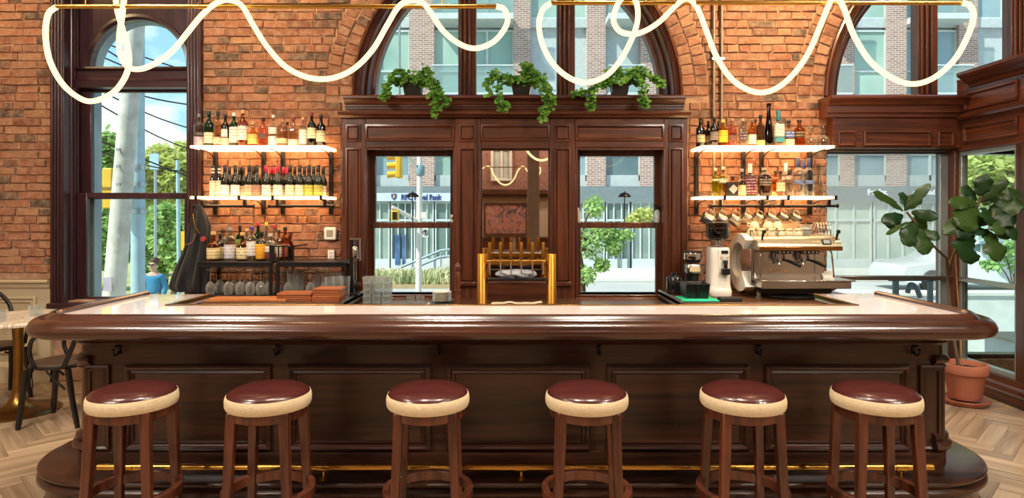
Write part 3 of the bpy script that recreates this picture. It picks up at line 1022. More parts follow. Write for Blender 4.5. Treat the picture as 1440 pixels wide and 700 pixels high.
# ================================================================== LED FIXTURES
LD = 3.45
fx1 = [(80, 6), (68, 20), (64, 48), (70, 85), (88, 118), (112, 138), (132, 142), (158, 131), (174, 112), (181, 92), (180, 70), (172, 40), (165, 14), (163, -8), (168, -18), (174, -6), (172, 20), (168, 50), (169, 76), (180, 94), (198, 97),
       (220, 88), (243, 71), (262, 48), (285, 20), (305, 4), (322, 0), (340, 8), (356, 35), (376, 66), (402, 94), (434, 109), (466, 110), (497, 97), (524, 70), (544, 36), (560, 10), (576, 1), (594, 4), (606, 18), (622, 42), (645, 61), (668, 68), (692, 60), (708, 43), (714, 27), (709, 13), (698, 8)]
fx2 = [(775, 4), (763, 14), (758, 35), (763, 63), (778, 90), (800, 109), (824, 116), (850, 108), (870, 88), (886, 60), (896, 32), (896, 8), (888, -8), (876, -4), (866, 12), (863, 30), (872, 44), (890, 48), (908, 43), (928, 30), (946, 12), (960, 0), (970, -1),
       (982, 14), (994, 45), (1008, 80), (1030, 112), (1060, 129), (1088, 126), (1115, 105), (1138, 72), (1156, 30), (1168, 2), (1176, -3), (1186, 10), (1200, 48), (1222, 84), (1250, 107), (1281, 118), (1312, 110), (1342, 84), (1362, 48), (1369, 22), (1364, 8), (1354, 4)]


def led(pts, b0, b1, by, rods, label, loopz):
    f = thing('led_pendant', label, 'pendant light', (wx((b0 + b1) / 2, LD), LD, wz(by, LD)), 'looping tube pendants over the bar')
    z = wz(by, LD)
    MB().cyl((wx(b0, LD), LD, z), (wx(b1, LD), LD, z), 0.0125, n=14).build('brass_bar', M_BRASS, f)
    P = []
    for i, (x, y) in enumerate(pts):
        d = LD + (0.035 * math.sin(i * 0.55 + loopz) if 0 < i < len(pts) - 1 else 0.0)
        if y < 12 and 0 < i < len(pts) - 1:
            d = LD - 0.032
        P.append((wx(x, d), d, wz(y, d)))
    P[0] = (P[0][0], LD, z)
    P[-1] = (P[-1][0], LD, z)
    MB().tube(catmull(P, 7), 0.0143, 12, up=None).build('light_tube', M_LED, f, smooth=60)
    for px in rods:
        MB().cyl((wx(px, LD), LD, z), (wx(px, LD), LD, 4.7), 0.004, n=6).build('rod', M_BRASS, f)
    return f


led(fx1, 78, 698, 9, (120, 622), 'looping lit tube pendant on a brass bar over the left half of the bar', 0.4)
led(fx2, 775, 1364, 4, (820, 1288), 'looping lit tube pendant on a brass bar over the right half of the bar', 2.0)

# ================================================================== WALL SHELVES
def shelf_unit(name, x0, x1, ups, rails, label, hooks=None):
    s = thing(name, label, 'shelf', ((x0 + x1) / 2, 5.98, 1.5), 'lit wall shelves on the brick')
    for z0, z1 in ((2.147, 2.17), (1.698, 1.722)):
        MB().box(x0, x1, 5.63, 5.985, z0, z1 - .0015).build('shelf_slab', M_SHELF, s, bevel=0.003)
    for x in ups:
        u = MB().box(x - .017, x + .017, 5.955, 5.99, 1.56, 2.147).build('upright', M_BLACK, s, bevel=0.003)
        for z in (2.144, 1.695):
            path = catmull([(x, 5.955, z - 0.12), (x, 5.92, z - 0.05), (x, 5.82, z - 0.012), (x, 5.68, z - 0.006)], 6)
            MB().tube(path, 0.006, 6).build('bracket_arm', M_BLACK, u)
    for a, c in rails:
        r = MB().cyl((a, 5.75, 1.637), (c, 5.75, 1.637), 0.012, n=10)
        r.cyl((a - .004, 5.75, 1.637), (a + .008, 5.75, 1.637), 0.018, n=10).cyl((c - .008, 5.75, 1.637), (c + .004, 5.75, 1.637), 0.018, n=10)
        for x in (a + .08, c - .08):
            r.box(x - .012, x + .012, 5.735, 5.765, 1.637, 1.70).box(x - .012, x + .012, 5.62, 5.63, 1.69, 1.728).box(x - .012, x + .012, 5.62, 5.765, 1.69, 1.698)
        r.build('hanging_rail', M_BLACK, s)
    return s


shelf_unit('wall_shelf', -2.834, -1.642, (-2.768, -2.318, -2.139, -1.689), ((-2.86, -2.32), (-2.185, -1.60)), 'pair of lit wall shelves on black brackets, brick left of the mirror')
shelf_unit('wall_shelf', 1.675, 2.84, (1.722, 2.159, 2.33, 2.78), ((1.79, 2.325), (2.35, 2.926)), 'pair of lit wall shelves on black brackets, brick right of the mirror')

# ================================================================== BOTTLES
TINT = {'clear': 'd9dcd6', 'green': '2f8f58', 'dgreen': '1f4a28', 'pale': 'd8c6aa', 'amber': 'c98a35', 'pink': 'e7b7a8', 'red': 'b8472f', 'brown': '6e4325', 'yellow': 'd3c63c', 'grey': 'a8a094', 'gold': 'e0ae48', 'lime': 'c6cc3e', 'purple': '8a70b8', 'frost': 'dfe6ea', 'ruby': '60182a'}


def gmat(key):
    if key in ('black', 'wine'):
        return pbr('bottle_' + key, '120f10' if key == 'black' else '151a12', 0.07, var=0.05, coat=0.5)
    return clear_glass('bottle_glass_' + key, TINT[key], edge=0.6, edgecol=TINT[key] if key not in ('clear', 'frost', 'pale') else 'e6ebe8')


def lmat(c, ink='4a4038'):
    nm = 'label_' + c + ink
    if nm in MATS:
        return MATS[nm]
    m, nt = new_mat(nm)
    tc = nt.n('TexCoord').outputs['Object']
    sp = nt.n('SeparateXYZ', {0: tc})
    nz = nt.n('TexNoise', {'Vector': nt.n('Mapping', {0: tc, 3: (120, 120, 60)}), 'Scale': 1.0, 'Detail': 1.0})
    band = nt.math('GREATER_THAN', nt.math('FRACT', nt.math('MULTIPLY', sp.outputs[2], 38.0)), 0.62)
    inkf = nt.math('MULTIPLY', nt.math('MULTIPLY', band, nt.math('GREATER_THAN', nz.outputs[0], 0.47)), 0.6)
    c_ = nt.mixc(inkf, rgb(c), rgb(ink))
    out(nt, nt.n('BsdfPrincipled', {'Base Color': c_, 'Roughness': 0.6}))
    MATS[nm] = m
    return m


def cmat(c):
    return pbr('cap_' + c, c, 0.35, var=0.04)


SHAPES = {   # (fraction of the height, fraction of the radius), square section
    'std': ([(0, .9), (.02, 1), (.60, 1), (.66, .93), (.72, .6), (.76, .38), (.80, .33), (.94, .31), (.95, .36), (.97, .36), (.975, .3)], 0),
    'sq': ([(0, .92), (.02, 1), (.58, 1), (.63, .9), (.67, .5), (.70, .33), (.90, .3), (.91, .35), (.95, .35)], .5),
    'squat': ([(0, .85), (.03, 1), (.42, 1.02), (.52, .95), (.60, .65), (.66, .36), (.86, .3), (.87, .36), (.92, .36)], 0),
    'wine': ([(0, .92), (.02, 1), (.46, 1), (.54, .93), (.64, .6), (.72, .42), (.80, .37), (.97, .36), (.975, .4), (1, .4)], 0),
    'bord': ([(0, .92), (.02, 1), (.62, 1), (.67, .9), (.71, .55), (.74, .4), (.97, .37), (.975, .42), (1, .42)], 0),
    'slim': ([(0, .9), (.02, 1), (.30, .92), (.55, .62), (.75, .42), (.93, .36), (.94, .46), (.99, .48), (1, .48)], 0),
    'decanter': ([(0, .8), (.02, 1), (.34, 1), (.44, .85), (.50, .5), (.55, .28), (.68, .26), (.69, .4), (.71, .4)], .2),
    'arch': ([(0, .95), (.02, 1), (.62, 1), (.72, .9), (.80, .62), (.84, .35), (.86, .28), (.95, .28), (.96, .36), (1, .36)], .35),
    'carafe': ([(0, .85), (.02, 1), (.25, 1), (.45, .72), (.62, .42), (.72, .38), (.95, .5), (1, .52)], 0),
}


def bottle(name, label, x, y, z, h, r, shape='std', glass='clear', lab=(), cap='1a1a1a', liquid=None, group=None, capz=None, stop=False, cat='bottle', ang=0.0):
    t = thing(name, label, cat, (x, y, z), group)
    pr, sq = SHAPES[shape]
    prof = [(r * b_, h * a_) for a_, b_ in pr]
    MB().lathe([(0, 0)] + prof + [(0, prof[-1][1])], 20, (x, y, z), sq).build('glass_body', gmat(glass), t)
    if liquid:
        lq = [(r * b_ * 0.93, h * a_ * 0.97 + 0.004) for a_, b_ in pr if a_ <= (0.56 if shape != 'decanter' else .3)]
        MB().lathe([(0, 0.004)] + lq + [(0, lq[-1][1])], 16, (x, y, z), sq).build('liquid', clear_glass('liquid_' + liquid, TINT[liquid]), t)
    for k_ in lab:
        a_, b_, col, width = k_[:4]
        mb = MB()
        aa = -PI / 2 + ang
        w2 = width * PI
        if sq:
            mb.lathe([(r * 1.012, h * a_), (r * 1.02, h * a_ + .001), (r * 1.02, h * b_ - .001), (r * 1.012, h * b_)], 10, (x, y, z), sq, aa - w2, aa + w2)
        else:
            mb.lathe([(r * 1.012, h * a_), (r * 1.02, h * a_ + .001), (r * 1.02, h * b_ - .001), (r * 1.012, h * b_)], 12, (x, y, z), 0, aa - w2, aa + w2)
        mb.build('paper_label', lmat(col, k_[4] if len(k_) > 4 else '4a4038'), t)
    if cap:
        zt = prof[-1][1]
        rc = r * 0.40 if shape not in ('wine', 'bord') else r * .42
        z0 = h * (capz if capz else 0.90)
        if stop:
            MB().lathe([(r * .22, zt - .004), (r * .22, zt + .01), (r * .36, h * .80), (r * .40, h * .86), (r * .36, h * .93), (r * .2, h * .98), (0, h)], 14, (x, y, z)).build('stopper', gmat('clear') if cap == 'glass' else cmat(cap), t)
        else:
            z0 = min(z0, zt - 0.004) if shape in ('wine', 'bord') else min(z0, zt - 0.008)
            MB().lathe([(rc * .98, z0), (rc, z0 + .002), (rc, h - .003), (rc * .9, h), (0, h)], 14, (x, y, z)).build('cap', cmat(cap), t)
    return t


def row(name, items, depth, base_y, where, group, z=None):
    """items: px, top row, width px, shape, glass, labels, cap, liquid, words, [extra depth]"""
    for i, it in enumerate(items):
        px, ty, wpx, shape, glass, lab, cap, liq, words_ = it[:9]
        d = depth + (it[9] if len(it) > 9 else 0.0)
        h = (base_y - ty) * depth / FOC
        x = wx(px, depth) * (d / depth)
        zb = z if z is not None else wz(base_y, depth)
        bottle(name, words_ + ', ' + where, x, d, zb, h, wpx * depth / FOC / 2, shape, glass, lab, cap, liq, group, stop=(shape == 'decanter'), capz=(it[10] if len(it) > 10 else None))


CR, WH, KR = 'e9dcc0', 'ece8e0', 'd9bd95'
row('spirit_bottle', [
    (280, 159, 14, 'std', 'clear', [(.0, .3, 'b9a4b4', .7), (.34, .44, '55524f', .6)], '6a6e72', None, 'clear bottle with mauve label, leftmost'),
    (294, 155, 13.5, 'std', 'green', [(.1, .40, 'e2d2b4', .6)], '173326', None, 'bright green bottle with cream lower label'),
    (306.5, 156, 12, 'std', 'pale', [(.08, .27, 'e6bfa0', .6)], '1d1d20', 'pale', 'pale bottle with dark cap and low peach label'),
    (317, 159, 11.5, 'std', 'brown', [(.04, .27, 'dcc5a8', .6), (.30, .54, 'e9e2d4', .28)], '17171a', 'brown', 'brown bottle with two small cream labels'),
    (329, 157, 12.5, 'std', 'green', [(.12, .57, 'e4e2d6', .62)], 'e9e6dc', None, 'green bottle with white cap and tall white label'),
    (341.5, 153, 14.5, 'std', 'amber', [(.18, .56, 'e6ddd4', .62), (.57, .64, '6e3038', .62)], 'caa27c', 'red', 'tall bottle with white label and maroon shoulder'),
    (356, 170, 14.5, 'squat', 'gold', [(.1, .5, 'd9b565', .5)], 'b99a68', 'gold', 'squat golden bottle with gold label'),
    (370, 164, 14, 'std', 'pink', [(.28, .46, '5c4038', .3)], '17171a', 'red', 'pink-red bottle with black cap and round dark label'),
    (384.5, 160, 11.5, 'sq', 'clear', [(.03, .32, 'e4e4de', .7), (.40, .6, 'd9dcd6', .5)], 'e6dccb', None, 'clear square bottle with pale blue-white label'),
    (397.5, 166, 15, 'arch', 'pale', [(.12, .3, 'd8caa0', .6)], 'b98c6a', 'amber', 'ribbed pale bottle with straw band label'),
    (404, 168, 11, 'std', 'pale', [], '1a1816', 'pale', 'half-hidden pale bottle, short black cap', .09),
    (413, 163, 13, 'sq', 'pale', [(.02, .24, 'e3d6c6', .6)], '8c2f2c', 'red', 'square red bottle with red cap and low pale label'),
    (426, 163, 11, 'std', 'clear', [(.1, .58, 'e2ddd2', .5, '3d4f78')], 'd4a77e', 'amber', 'clear bottle with white label and orange liquor'),
    (438.5, 157, 12, 'std', 'dgreen', [(.24, .55, 'e8dfb9', .6)], '7c1f22', None, 'dark green bottle with cream label and red cap'),
    (451.5, 160, 13, 'std', 'black', [(.15, .45, 'dcd2b4', .5), (.42, .5, 'b9a877', .6)], '15120f', None, 'black bottle with cream and gold label, rightmost'),
], 5.78, 205, 'top shelf left of the mirror', 'spirit bottles on the upper left shelf', 2.17)

row('spirit_bottle', [
    (985, 164, 12, 'bord', 'black', [(.15, .42, 'c9b489', .4, '7a2320')], '17130f', None, 'black bottle with red and gold label, leftmost'),
    (996, 166, 10, 'bord', 'black', [(.22, .45, '6d6660', .4)], '141414', None, 'black bottle with dim label behind others', .09),
    (1004.5, 162, 12, 'std', 'black', [(.22, .5, '7d746c', .45)], '141316', None, 'black bottle with grey label'),
    (1010, 165, 8, 'std', 'black', [], '17171a', None, 'narrow black bottle mostly hidden', .12),
    (1016.5, 166, 13.5, 'std', 'gold', [(.16, .6, 'e8bc2f', .6, '7c3a1c')], 'e3c56b', 'gold', 'golden bottle with bright yellow label'),
    (1029.5, 164, 13, 'std', 'pink', [(.2, .4, '6e4a3f', .35)], 'b98a6c', 'red', 'pink bottle with brown label mark'),
    (1044.5, 164, 13, 'std', 'clear', [(.2, .5, '3f3a4a', .3, 'c4b5a0')], 'd0a888', 'gold', 'clear bottle with dark oval label'),
    (1057.5, 166, 11.5, 'std', 'gold', [(.1, .45, 'e3e0c4', .55)], '6d5b3c', None, 'clear bottle with white-green label'),
    (1062.5, 163, 8, 'std', 'pink', [], '2a1d1f', 'red', 'small dark-capped bottle peeping out behind', .1),
    (1069.5, 159, 12, 'std', 'grey', [(.02, .2, 'd9c377', .6)], '15201a', 'gold', 'clear bottle with tall black cap and straw base label'),
    (1081, 143, 13, 'slim', 'brown', [], '1b120e', 'brown', 'very tall tapering brown bottle'),
    (1094.5, 153, 14, 'sq', 'clear', [(.12, .26, '2f8593', .35), (.28, .62, 'd8d8c8', .4)], '1f7f8c', None, 'clear bottle with teal stopper and teal label', 0, .72),
    (1109, 167, 13, 'sq', 'pale', [(.34, .58, '3f5f9a', .4, 'e0e0e0'), (.02, .28, 'e4d9a8', .6)], '19191d', 'gold', 'clear bottle with blue label and black cap'),
    (1124, 166, 15, 'std', 'amber', [(.34, .56, '3a2c20', .4, 'c8a860')], '1a1512', 'red', 'amber bottle with wide black cap and dark label'),
    (1139.5, 174, 15, 'decanter', 'clear', [], 'glass', 'gold', 'small clear decanter with a pointed glass stopper'),
    (1156, 174, 17, 'decanter', 'clear', [], 'glass', 'pale', 'clear decanter with ball stopper, rightmost'),
], 5.78, 204, 'top shelf right of the mirror', 'spirit bottles on the upper right shelf', 2.17)

row('spirit_bottle', [
    (1006, 233, 9.5, 'std', 'lime', [(.55, .62, 'dfe6c4', .6)], 'cfd3a8', 'lime', 'lime-yellow bottle, leftmost'),
    (1017, 231, 12.5, 'std', 'yellow', [(.45, .6, 'c9d6b8', .6)], 'd5d8b0', 'lime', 'wider lime-yellow bottle'),
    (1030.5, 244, 11, 'std', 'amber', [], '16130f', 'brown', 'bottle with square black cap behind the dark box', .09),
    (1043, 234, 13, 'squat', 'pale', [(.05, .42, 'e6cf9a', .5)], '8f8f83', 'gold', 'clear bottle with orange-flecked label'),
    (1055, 227, 14.5, 'sq', 'ruby', [(.08, .6, '5a1a2a', .45, 'e0d0d0')], 'e9e2d8', None, 'square dark red bottle with white neck label', 0, .72),
    (1075, 232, 17, 'arch', 'grey', [(.38, .6, '4a4238', .35, 'd0c0a0')], 'b7a48d', 'grey', 'arched smoky bottle with a dark panel label'),
    (1090.5, 236, 11, 'std', 'gold', [(.05, .2, 'e0c47a', .5)], '3a2a1c', 'amber', 'amber bottle half hidden', .06),
    (1097.5, 237, 12, 'squat', 'pale', [(.2, .55, 'e3c89a', .45)], '1a1715', 'gold', 'stubby pale bottle with black cap'),
    (1105, 225, 12, 'std', 'frost', [(.5, .6, 'd9d0c8', .5)], 'e6e2dc', None, 'frosted bottle with white cap standing behind', .1, .76),
    (1110, 235, 12.5, 'std', 'clear', [], '1c1a26', 'purple', 'clear bottle of violet liquor with black cap', 0, .8),
    (1122.5, 219, 14, 'std', 'frost', [(.33, .42, '6a7fae', .5)], '2f3d66', 'frost', 'frosted bottle with navy capsule, nearest the violet one', 0, .76),
    (1130.5, 221, 11, 'std', 'frost', [(.33, .42, '6a7fae', .5)], '3a4670', 'frost', 'frosted bottle with navy capsule set back between two alike', .1, .78),
    (1137.5, 219, 14, 'std', 'frost', [(.33, .42, '6a7fae', .5)], '2f3d66', 'frost', 'frosted bottle with navy capsule beside the glass carafe', 0, .76),
    (1151, 227, 14.5, 'carafe', 'clear', [], None, None, 'empty clear glass carafe'),
], 5.78, 273, 'lower shelf right of the mirror', 'bottles on the lower right shelf', 1.722)
bxx = thing('gift_box', 'black box with a grey diamond on it, lower shelf right of the mirror', 'box', (wx(1030, 5.72), 5.72, 1.722))
MB().box(wx(1023, 5.7), wx(1037.5, 5.7), 5.69, 5.76, 1.722, 1.722 + 20 * 5.7 / 900).build('carton', pbr('black_card', '1d1512', 0.5), bxx)
xc, zc, rr = wx(1031.5, 5.69), 1.722 + 10 * 5.7 / 900, 0.042
MB().prism([(xc - rr, zc), (xc, zc - rr), (xc + rr * .85, zc - rr * .15 + .006), (xc + rr * .85, zc + rr * .15 + .006), (xc, zc + rr)], 5.686, 5.69, lambda u, v, h: (u, h, v)).build('diamond_print', pbr('grey_print', 'b8b2a4', 0.5), bxx, smooth=0)

# wine on the lower left shelf
wl = 'wine shelf left of the mirror'
wine = []
front = [(299.5, CR, '2a2a2a', 'striped'), (308.5, CR, '2a2a2a', 'striped'), (316.5, WH, '17130f', 'plain'), (331, WH, '17130f', 'plain'), (350.5, 'c9a98e', '17130f', 'tan'), (361, 'a07a66', '17130f', 'tan'),
         (374.5, 'd9d5cf', 'a3203a', 'red'), (391, 'd9d5cf', 'a3203a', 'red'), (408, 'dcd2b6', '17130f', 'cream'), (421.5, 'dcd2b6', '17130f', 'cream'), (434.5, 'bcb24a', '1c1a14', 'lime'), (447.5, 'b0ab4a', '1c1a14', 'lime')]
says = {'striped': 'dark wine bottle with black-and-white capsule and cream label', 'plain': 'dark wine bottle with plain white label', 'tan': 'dark wine bottle with tan picture label', 'red': 'dark wine bottle with crimson capsule and white label',
        'cream': 'dark wine bottle with cream picture label', 'lime': 'dark wine bottle with lime-yellow label'}
for i, (px, lc, cc, kind) in enumerate(front):
    o = bottle('wine_bottle', says[kind] + ', ' + ORD[i] + ' in the front row', wx(px, 5.74), 5.74, 1.722, 44 * 5.74 / 900, 0.0395 if i > 3 else 0.028 if i < 2 else .037, 'wine', 'wine', [(.04, .37 if kind != 'striped' else .5, lc, .5)], cc, None, 'wine bottles on the lower left shelf', capz=.77)
    if kind == 'striped':
        for zz in (.74, .84):
            MB().lathe([(0.0137, zz * 44 * 5.74 / 900), (0.0142, zz * 44 * 5.74 / 900 + .002), (0.0142, zz * 44 * 5.74 / 900 + .014), (0.0137, zz * 44 * 5.74 / 900 + .016)], 14, (wx(px, 5.74), 5.74, 1.722)).build('capsule_band', cmat('e8e2d4'), o)
for i, (px, cc) in enumerate([(322.5, '17130f'), (337, '17130f'), (341.5, '17130f'), (356, '17130f'), (381, 'a3203a'), (385, 'a3203a'), (399, 'a3203a'), (404.5, 'a3203a'), (414.5, '17130f'), (428, '17130f'), (441, '1c1a14'), (454.5, '1c1a14')]):
    d = 5.84
    bottle('wine_bottle', 'dark wine bottle with ' + ('crimson' if cc == 'a3203a' else 'black') + ' capsule, ' + ORD[i] + ' in the back row', wx(px, d), d, 1.722, 0.272, 0.035, 'wine', 'wine', [(.04, .37, ('a9a2a0', 'b9a898', 'c9bfae')[i % 3], .4)], cc, None, 'wine bottles on the lower left shelf', capz=.77)

far = copy_tree(bpy.data.objects['led_pendant'], (-0.35, -2.7, 2.62), label='smaller-looking looping tube pendant farther back, seen only in the bar mirror', scale=(.8, 1, 1))

# ================================================================== BACK COUNTER AND WHAT STANDS ON IT
CZ = 0.865
CM = 0.79                       # the lower middle part under the taps
M_CTOP = wood('counter_top_wood', '3a241a', '6e4a32', 'X', rough=0.3, coat=0.3)
bc = None
for nm, x0, x1, zt, lab in (('left', -2.86, -1.34, CZ, 'dark wooden work counter with steel end, under the wine shelf'), ('middle', -1.338, 1.338, CM, 'lower wooden work counter under the mirror and sash windows'), ('right', 1.34, 2.94, CZ, 'dark wooden work counter with steel end, under the espresso machine')):
    bc = thing('back_counter', lab, 'counter', ((x0 + x1) / 2, 5.45, 0), 'work counters behind the bar')
    MB().box(x0, x1, 5.07, 5.865, zt - 0.035, zt - .0015).build('worktop', M_CTOP, bc, bevel=0.005)
    MB().box(x0 + .012, x1 - .012, 5.13, 5.86, 0.08, zt - 0.035).build('cabinet_body', M_BARX, bc)
    MB().box(x0 + .02, x1 - .02, 5.2, 5.86, 0.0, 0.08).build('toe_kick', M_BLACK, bc)
    if nm != 'middle':
        xe = x1 if nm == 'left' else x0
        MB().box(xe - .012, xe + .0, 5.06, 5.86, zt - .05, zt + .012).build('steel_edge', M_STEEL, bc, bevel=.003) if nm == 'left' else MB().box(xe, xe + .012, 5.06, 5.86, zt - .05, zt + .012).build('steel_edge', M_STEEL, bc, bevel=.003)
    nd = round((x1 - x0) / .72)
    for i in range(nd):
        wd = (x1 - x0) / nd
        d = MB().frame(x0 + i * wd + .01, x0 + (i + 1) * wd - .01, 0.1, zt - 0.05, [(0, 0), (0, .018), (.05, .018), (.06, .01)], XZ(5.13)).build('door', M_BARX, bc, smooth=20)
        MB().cyl((x0 + i * wd + .06, 5.1, .58), (x0 + i * wd + .06, 5.1, .68), .006, n=8).build('handle', M_STEEL, d)

# black two-part rack at the left
rk = thing('bottle_rack', 'black metal rack standing on the back counter under the wine shelf', 'rack', (-2.03, 5.6, CZ))
for a, c in ((-2.67, -2.035), (-2.0, -1.40)):
    MB().box(a, c, 5.42, 5.82, 1.14, 1.1605).build('rack_shelf', M_BLACK, rk, bevel=0.004)
    MB().box(a, c, 5.42, 5.435, 1.115, 1.14).build('rack_edge', M_BLACK, rk)
    for x in (a + .012, c - .012):
        for y in (5.43, 5.81):
            MB().box(x - .012, x + .012, y - .012, y + .012, CZ, 1.14).build('leg', M_BLACK, rk)
g = MB()
for x in (-2.03, -1.985, -1.94, -1.90, -1.865):
    g.cyl((x, 5.44, 1.16), (x, 5.44, 1.288), 0.006, n=8)
g.box(-2.06, -1.85, 5.43, 5.45, 1.284, 1.296).box(-1.87, -1.85, 5.43, 5.8, 1.284, 1.296).box(-2.06, -2.02, 5.43, 5.45, 1.16, 1.29)
g.build('guard_rail', M_BLACK, rk)
row('spirit_bottle', [
    (300, 324, 17.5, 'squat', 'amber', [(.06, .44, 'e6cf98', .6)], 'c9a262', 'gold', 'round-shouldered cognac bottle with gold cap, leftmost'),
    (309.5, 327, 10.5, 'std', 'black', [(.05, .5, 'cfd2a8', .5)], '2a1a24', None, 'slim dark bottle with pale green label', .06),
    (313.5, 322, 14, 'std', 'clear', [], '1b1a1e', None, 'clear bottle with black cap in the back row', .14),
    (323.5, 318, 15.5, 'std', 'clear', [(.06, .48, 'd3ccd0', .5, '5d4a7a')], '8b8f9c', None, 'clear bottle with mottled violet and white label'),
    (337.5, 316, 12, 'std', 'green', [(.3, .6, '8fb048', .5)], '191c18', None, 'green bottle with leaf-green label in the back row', .15),
    (341, 325, 16.5, 'squat', 'amber', [(.06, .46, 'e9d6a4', .6)], 'cfa768', 'gold', 'round-shouldered bottle with gold cap and cream label, beside the purple-capped one'),
    (347, 320, 12, 'std', 'clear', [], 'c9a074', None, 'clear bottle with tan cap in the back row', .13),
    (354, 317, 14, 'std', 'clear', [(.14, .56, 'e6e2d8', .55, '3a4a86')], '4a3f8c', None, 'clear bottle with purple cap and white label'),
    (363, 311, 12, 'std', 'green', [(.2, .5, 'd9d2bc', .4)], 'c22f48', None, 'green bottle with bright red cap in the back row', .15),
    (367.5, 324, 15, 'std', 'black', [(.06, .58, 'e7a92b', .6, 'b06a1a')], '181512', None, 'black bottle with big orange-yellow label'),
    (374.5, 311, 11, 'std', 'clear', [], 'd8c93c', None, 'clear bottle with bright yellow cap in the back row', .14),
    (380.5, 327, 15, 'std', 'clear', [(.08, .26, '7a2430', .6), (.32, .55, 'e0d8cc', .6)], 'b9b2aa', 'ruby', 'clear bottle with white and maroon labels'),
    (386, 315, 12, 'std', 'clear', [(.2, .5, 'e2d7cc', .5)], 'b02a42', None, 'clear bottle with crimson cap in the back row', .15),
    (392, 322, 12, 'std', 'pale', [(.1, .5, 'dcd8c0', .5)], '24301f', 'pale', 'pale bottle with dark green cap behind the guard rail', .1),
    (401, 318, 14, 'std', 'amber', [(.1, .5, '8a3f22', .5)], '17130f', 'red', 'amber-red bottle with square black cap behind the guard rail', .12),
    (408, 326, 11, 'squat', 'red', [], '5a2016', 'red', 'small red-brown bottle at the end of the guard rail', .13),
], 5.56, 364.5, 'on the black rack', 'bottles on the black rack', 1.162)

# stemmed glasses standing upside down
wg = thing('wine_glass', '', 'glass', (0, 0, 0), 'upturned wine glasses under the rack')
MB().lathe([(0.030, 0.0), (0.036, 0.03), (0.039, 0.055), (0.034, 0.085), (0.018, 0.106), (0.005, 0.116), (0.003, 0.113), (0.016, 0.103), (0.032, 0.084), (0.037, 0.055), (0.034, 0.03), (0.028, 0.0)], 24).build('bowl', M_CLEAR, wg, smooth=60)
MB().lathe([(0.005, 0.114), (0.0035, 0.125), (0.0033, 0.19), (0.005, 0.203), (0.008, 0.208)], 10).build('stem', M_CLEAR, wg, smooth=60)
MB().lathe([(0, 0.204), (0.008, 0.206), (0.034, 0.212), (0.034, 0.214), (0, 0.215)], 24).build('foot', M_CLEAR, wg)
gl = [(296, 5.46, 0, 'leftmost of the front row'), (321, 5.46, 1, 'second of the front row'), (337.5, 5.46, 1, 'third of the front row'), (352, 5.44, 0, 'fourth of the front row'), (366.5, 5.46, 1, 'fifth of the front row'), (379, 5.48, 1, 'last of the front row'),
      (309, 5.6, 1, 'first of the back row'), (329.5, 5.6, 1, 'second of the back row'), (345, 5.6, 1, 'third of the back row'), (360, 5.6, 1, 'fourth of the back row'), (373, 5.62, 1, 'fifth of the back row')]
for i, (px, d, _, t) in enumerate(gl):
    o = wg if i == 0 else copy_tree(wg)
    o.location = (wx(px, d), d, CZ + 0.012)
    o['label'] = 'upturned stemmed glass under the left half of the rack, ' + t
tag(MB().box(-2.635, -2.07, 5.45, 5.66, CZ, CZ + .012).build('bar_mat', pbr('rubber', '1c1a1a', .7), loc=(-2.35, 5.53, CZ)), 'black rubber bar mat under the upturned wine glasses', 'mat')
for i, (px, d, t) in enumerate(((405, 5.5, 'in front of the tall tumblers'), (436.5, 5.48, 'above the taller board stack'), (457, 5.5, 'beside the ribbed tumblers'))):
    o = copy_tree(wg, (wx(px, d), d, CZ + (.0, .04, .02)[i]), label='upturned stemmed glass under the right half of the rack, ' + t, group='upturned glasses right half')
    o.location.z = CZ
# tall tumblers
tb = MB().lathe([(0, 0.004), (0.029, 0.004), (0.036, 0.16), (0.038, 0.16), (0.0315, 0.0), (0, 0.0)], 16).build('tumbler', M_TUMBLER)
tag(tb, '', 'glass', 'tall tumblers under the rack')
tl = [(398, 5.7, .07), (408, 5.7, .07), (418, 5.7, .07), (428, 5.7, .06), (410, 5.55, 0), (421, 5.58, 0), (445, 5.62, .02), (457, 5.62, .03), (469, 5.6, .035), (481, 5.58, .04), (463, 5.42, 0.01), (474, 5.4, 0.02), (486, 5.4, 0.02)]
tn = ['leftmost of the tall back row', 'second of the tall back row', 'third of the tall back row', 'last of the tall back row', 'left of the middle pair', 'right of the middle pair', 'first of the rising row', 'second of the rising row',
      'third of the rising row', 'last of the rising row', 'front row behind the boards', 'front row beside the steel bin', 'front row nearest the bottle opener']
for i, (px, d, up) in enumerate(tl):
    o = tb if i == 0 else copy_tree(tb)
    o.location = (wx(px, d), d, CZ)
    if up:
        o.scale = (1, 1, 1 + up * 5)
    o['label'] = 'clear tall tumbler under the right rack half, ' + tn[i]

# serving boards / menus
M_BOARD = wood('menu_board_wood', '7a3d1e', 'b3683a', 'X', rough=0.4, coat=0.1)
tag(MB().box(-2.44, -1.80, 5.09, 5.30, CZ, CZ + 0.022).build('cutting_board', wood('orange_wood', '9a5426', 'd08a4c', 'X', rough=.4), loc=(-2.1, 5.2, CZ), bevel=0.004), 'orange wooden board lying below the upturned wine glasses', 'board')
for n_, x0, x1, y0, dz, nm in ((4, -1.875, -1.60, 5.10, CZ, 'shorter'), (6, -1.595, -1.375, 5.10, CZ, 'taller')):
    for i in range(n_):
        z = dz + i * 0.0172
        j = RND.uniform(-.006, .006)
        o = MB().box(x0 + j, x1 + j, y0 + abs(j), y0 + .2, z, z + .0125).box(x0 + j, x1 + j, y0 + abs(j) + .004, y0 + .2, z + .0125, z + .0168).build('menu_board', M_BOARD, loc=((x0 + x1) / 2, y0 + .1, z), bevel=0.0015)
        tag(o, 'brown wooden menu board in the %s stack, %s from the bottom' % (nm, ORD[i]), 'menu', 'wooden menu boards behind the bar')
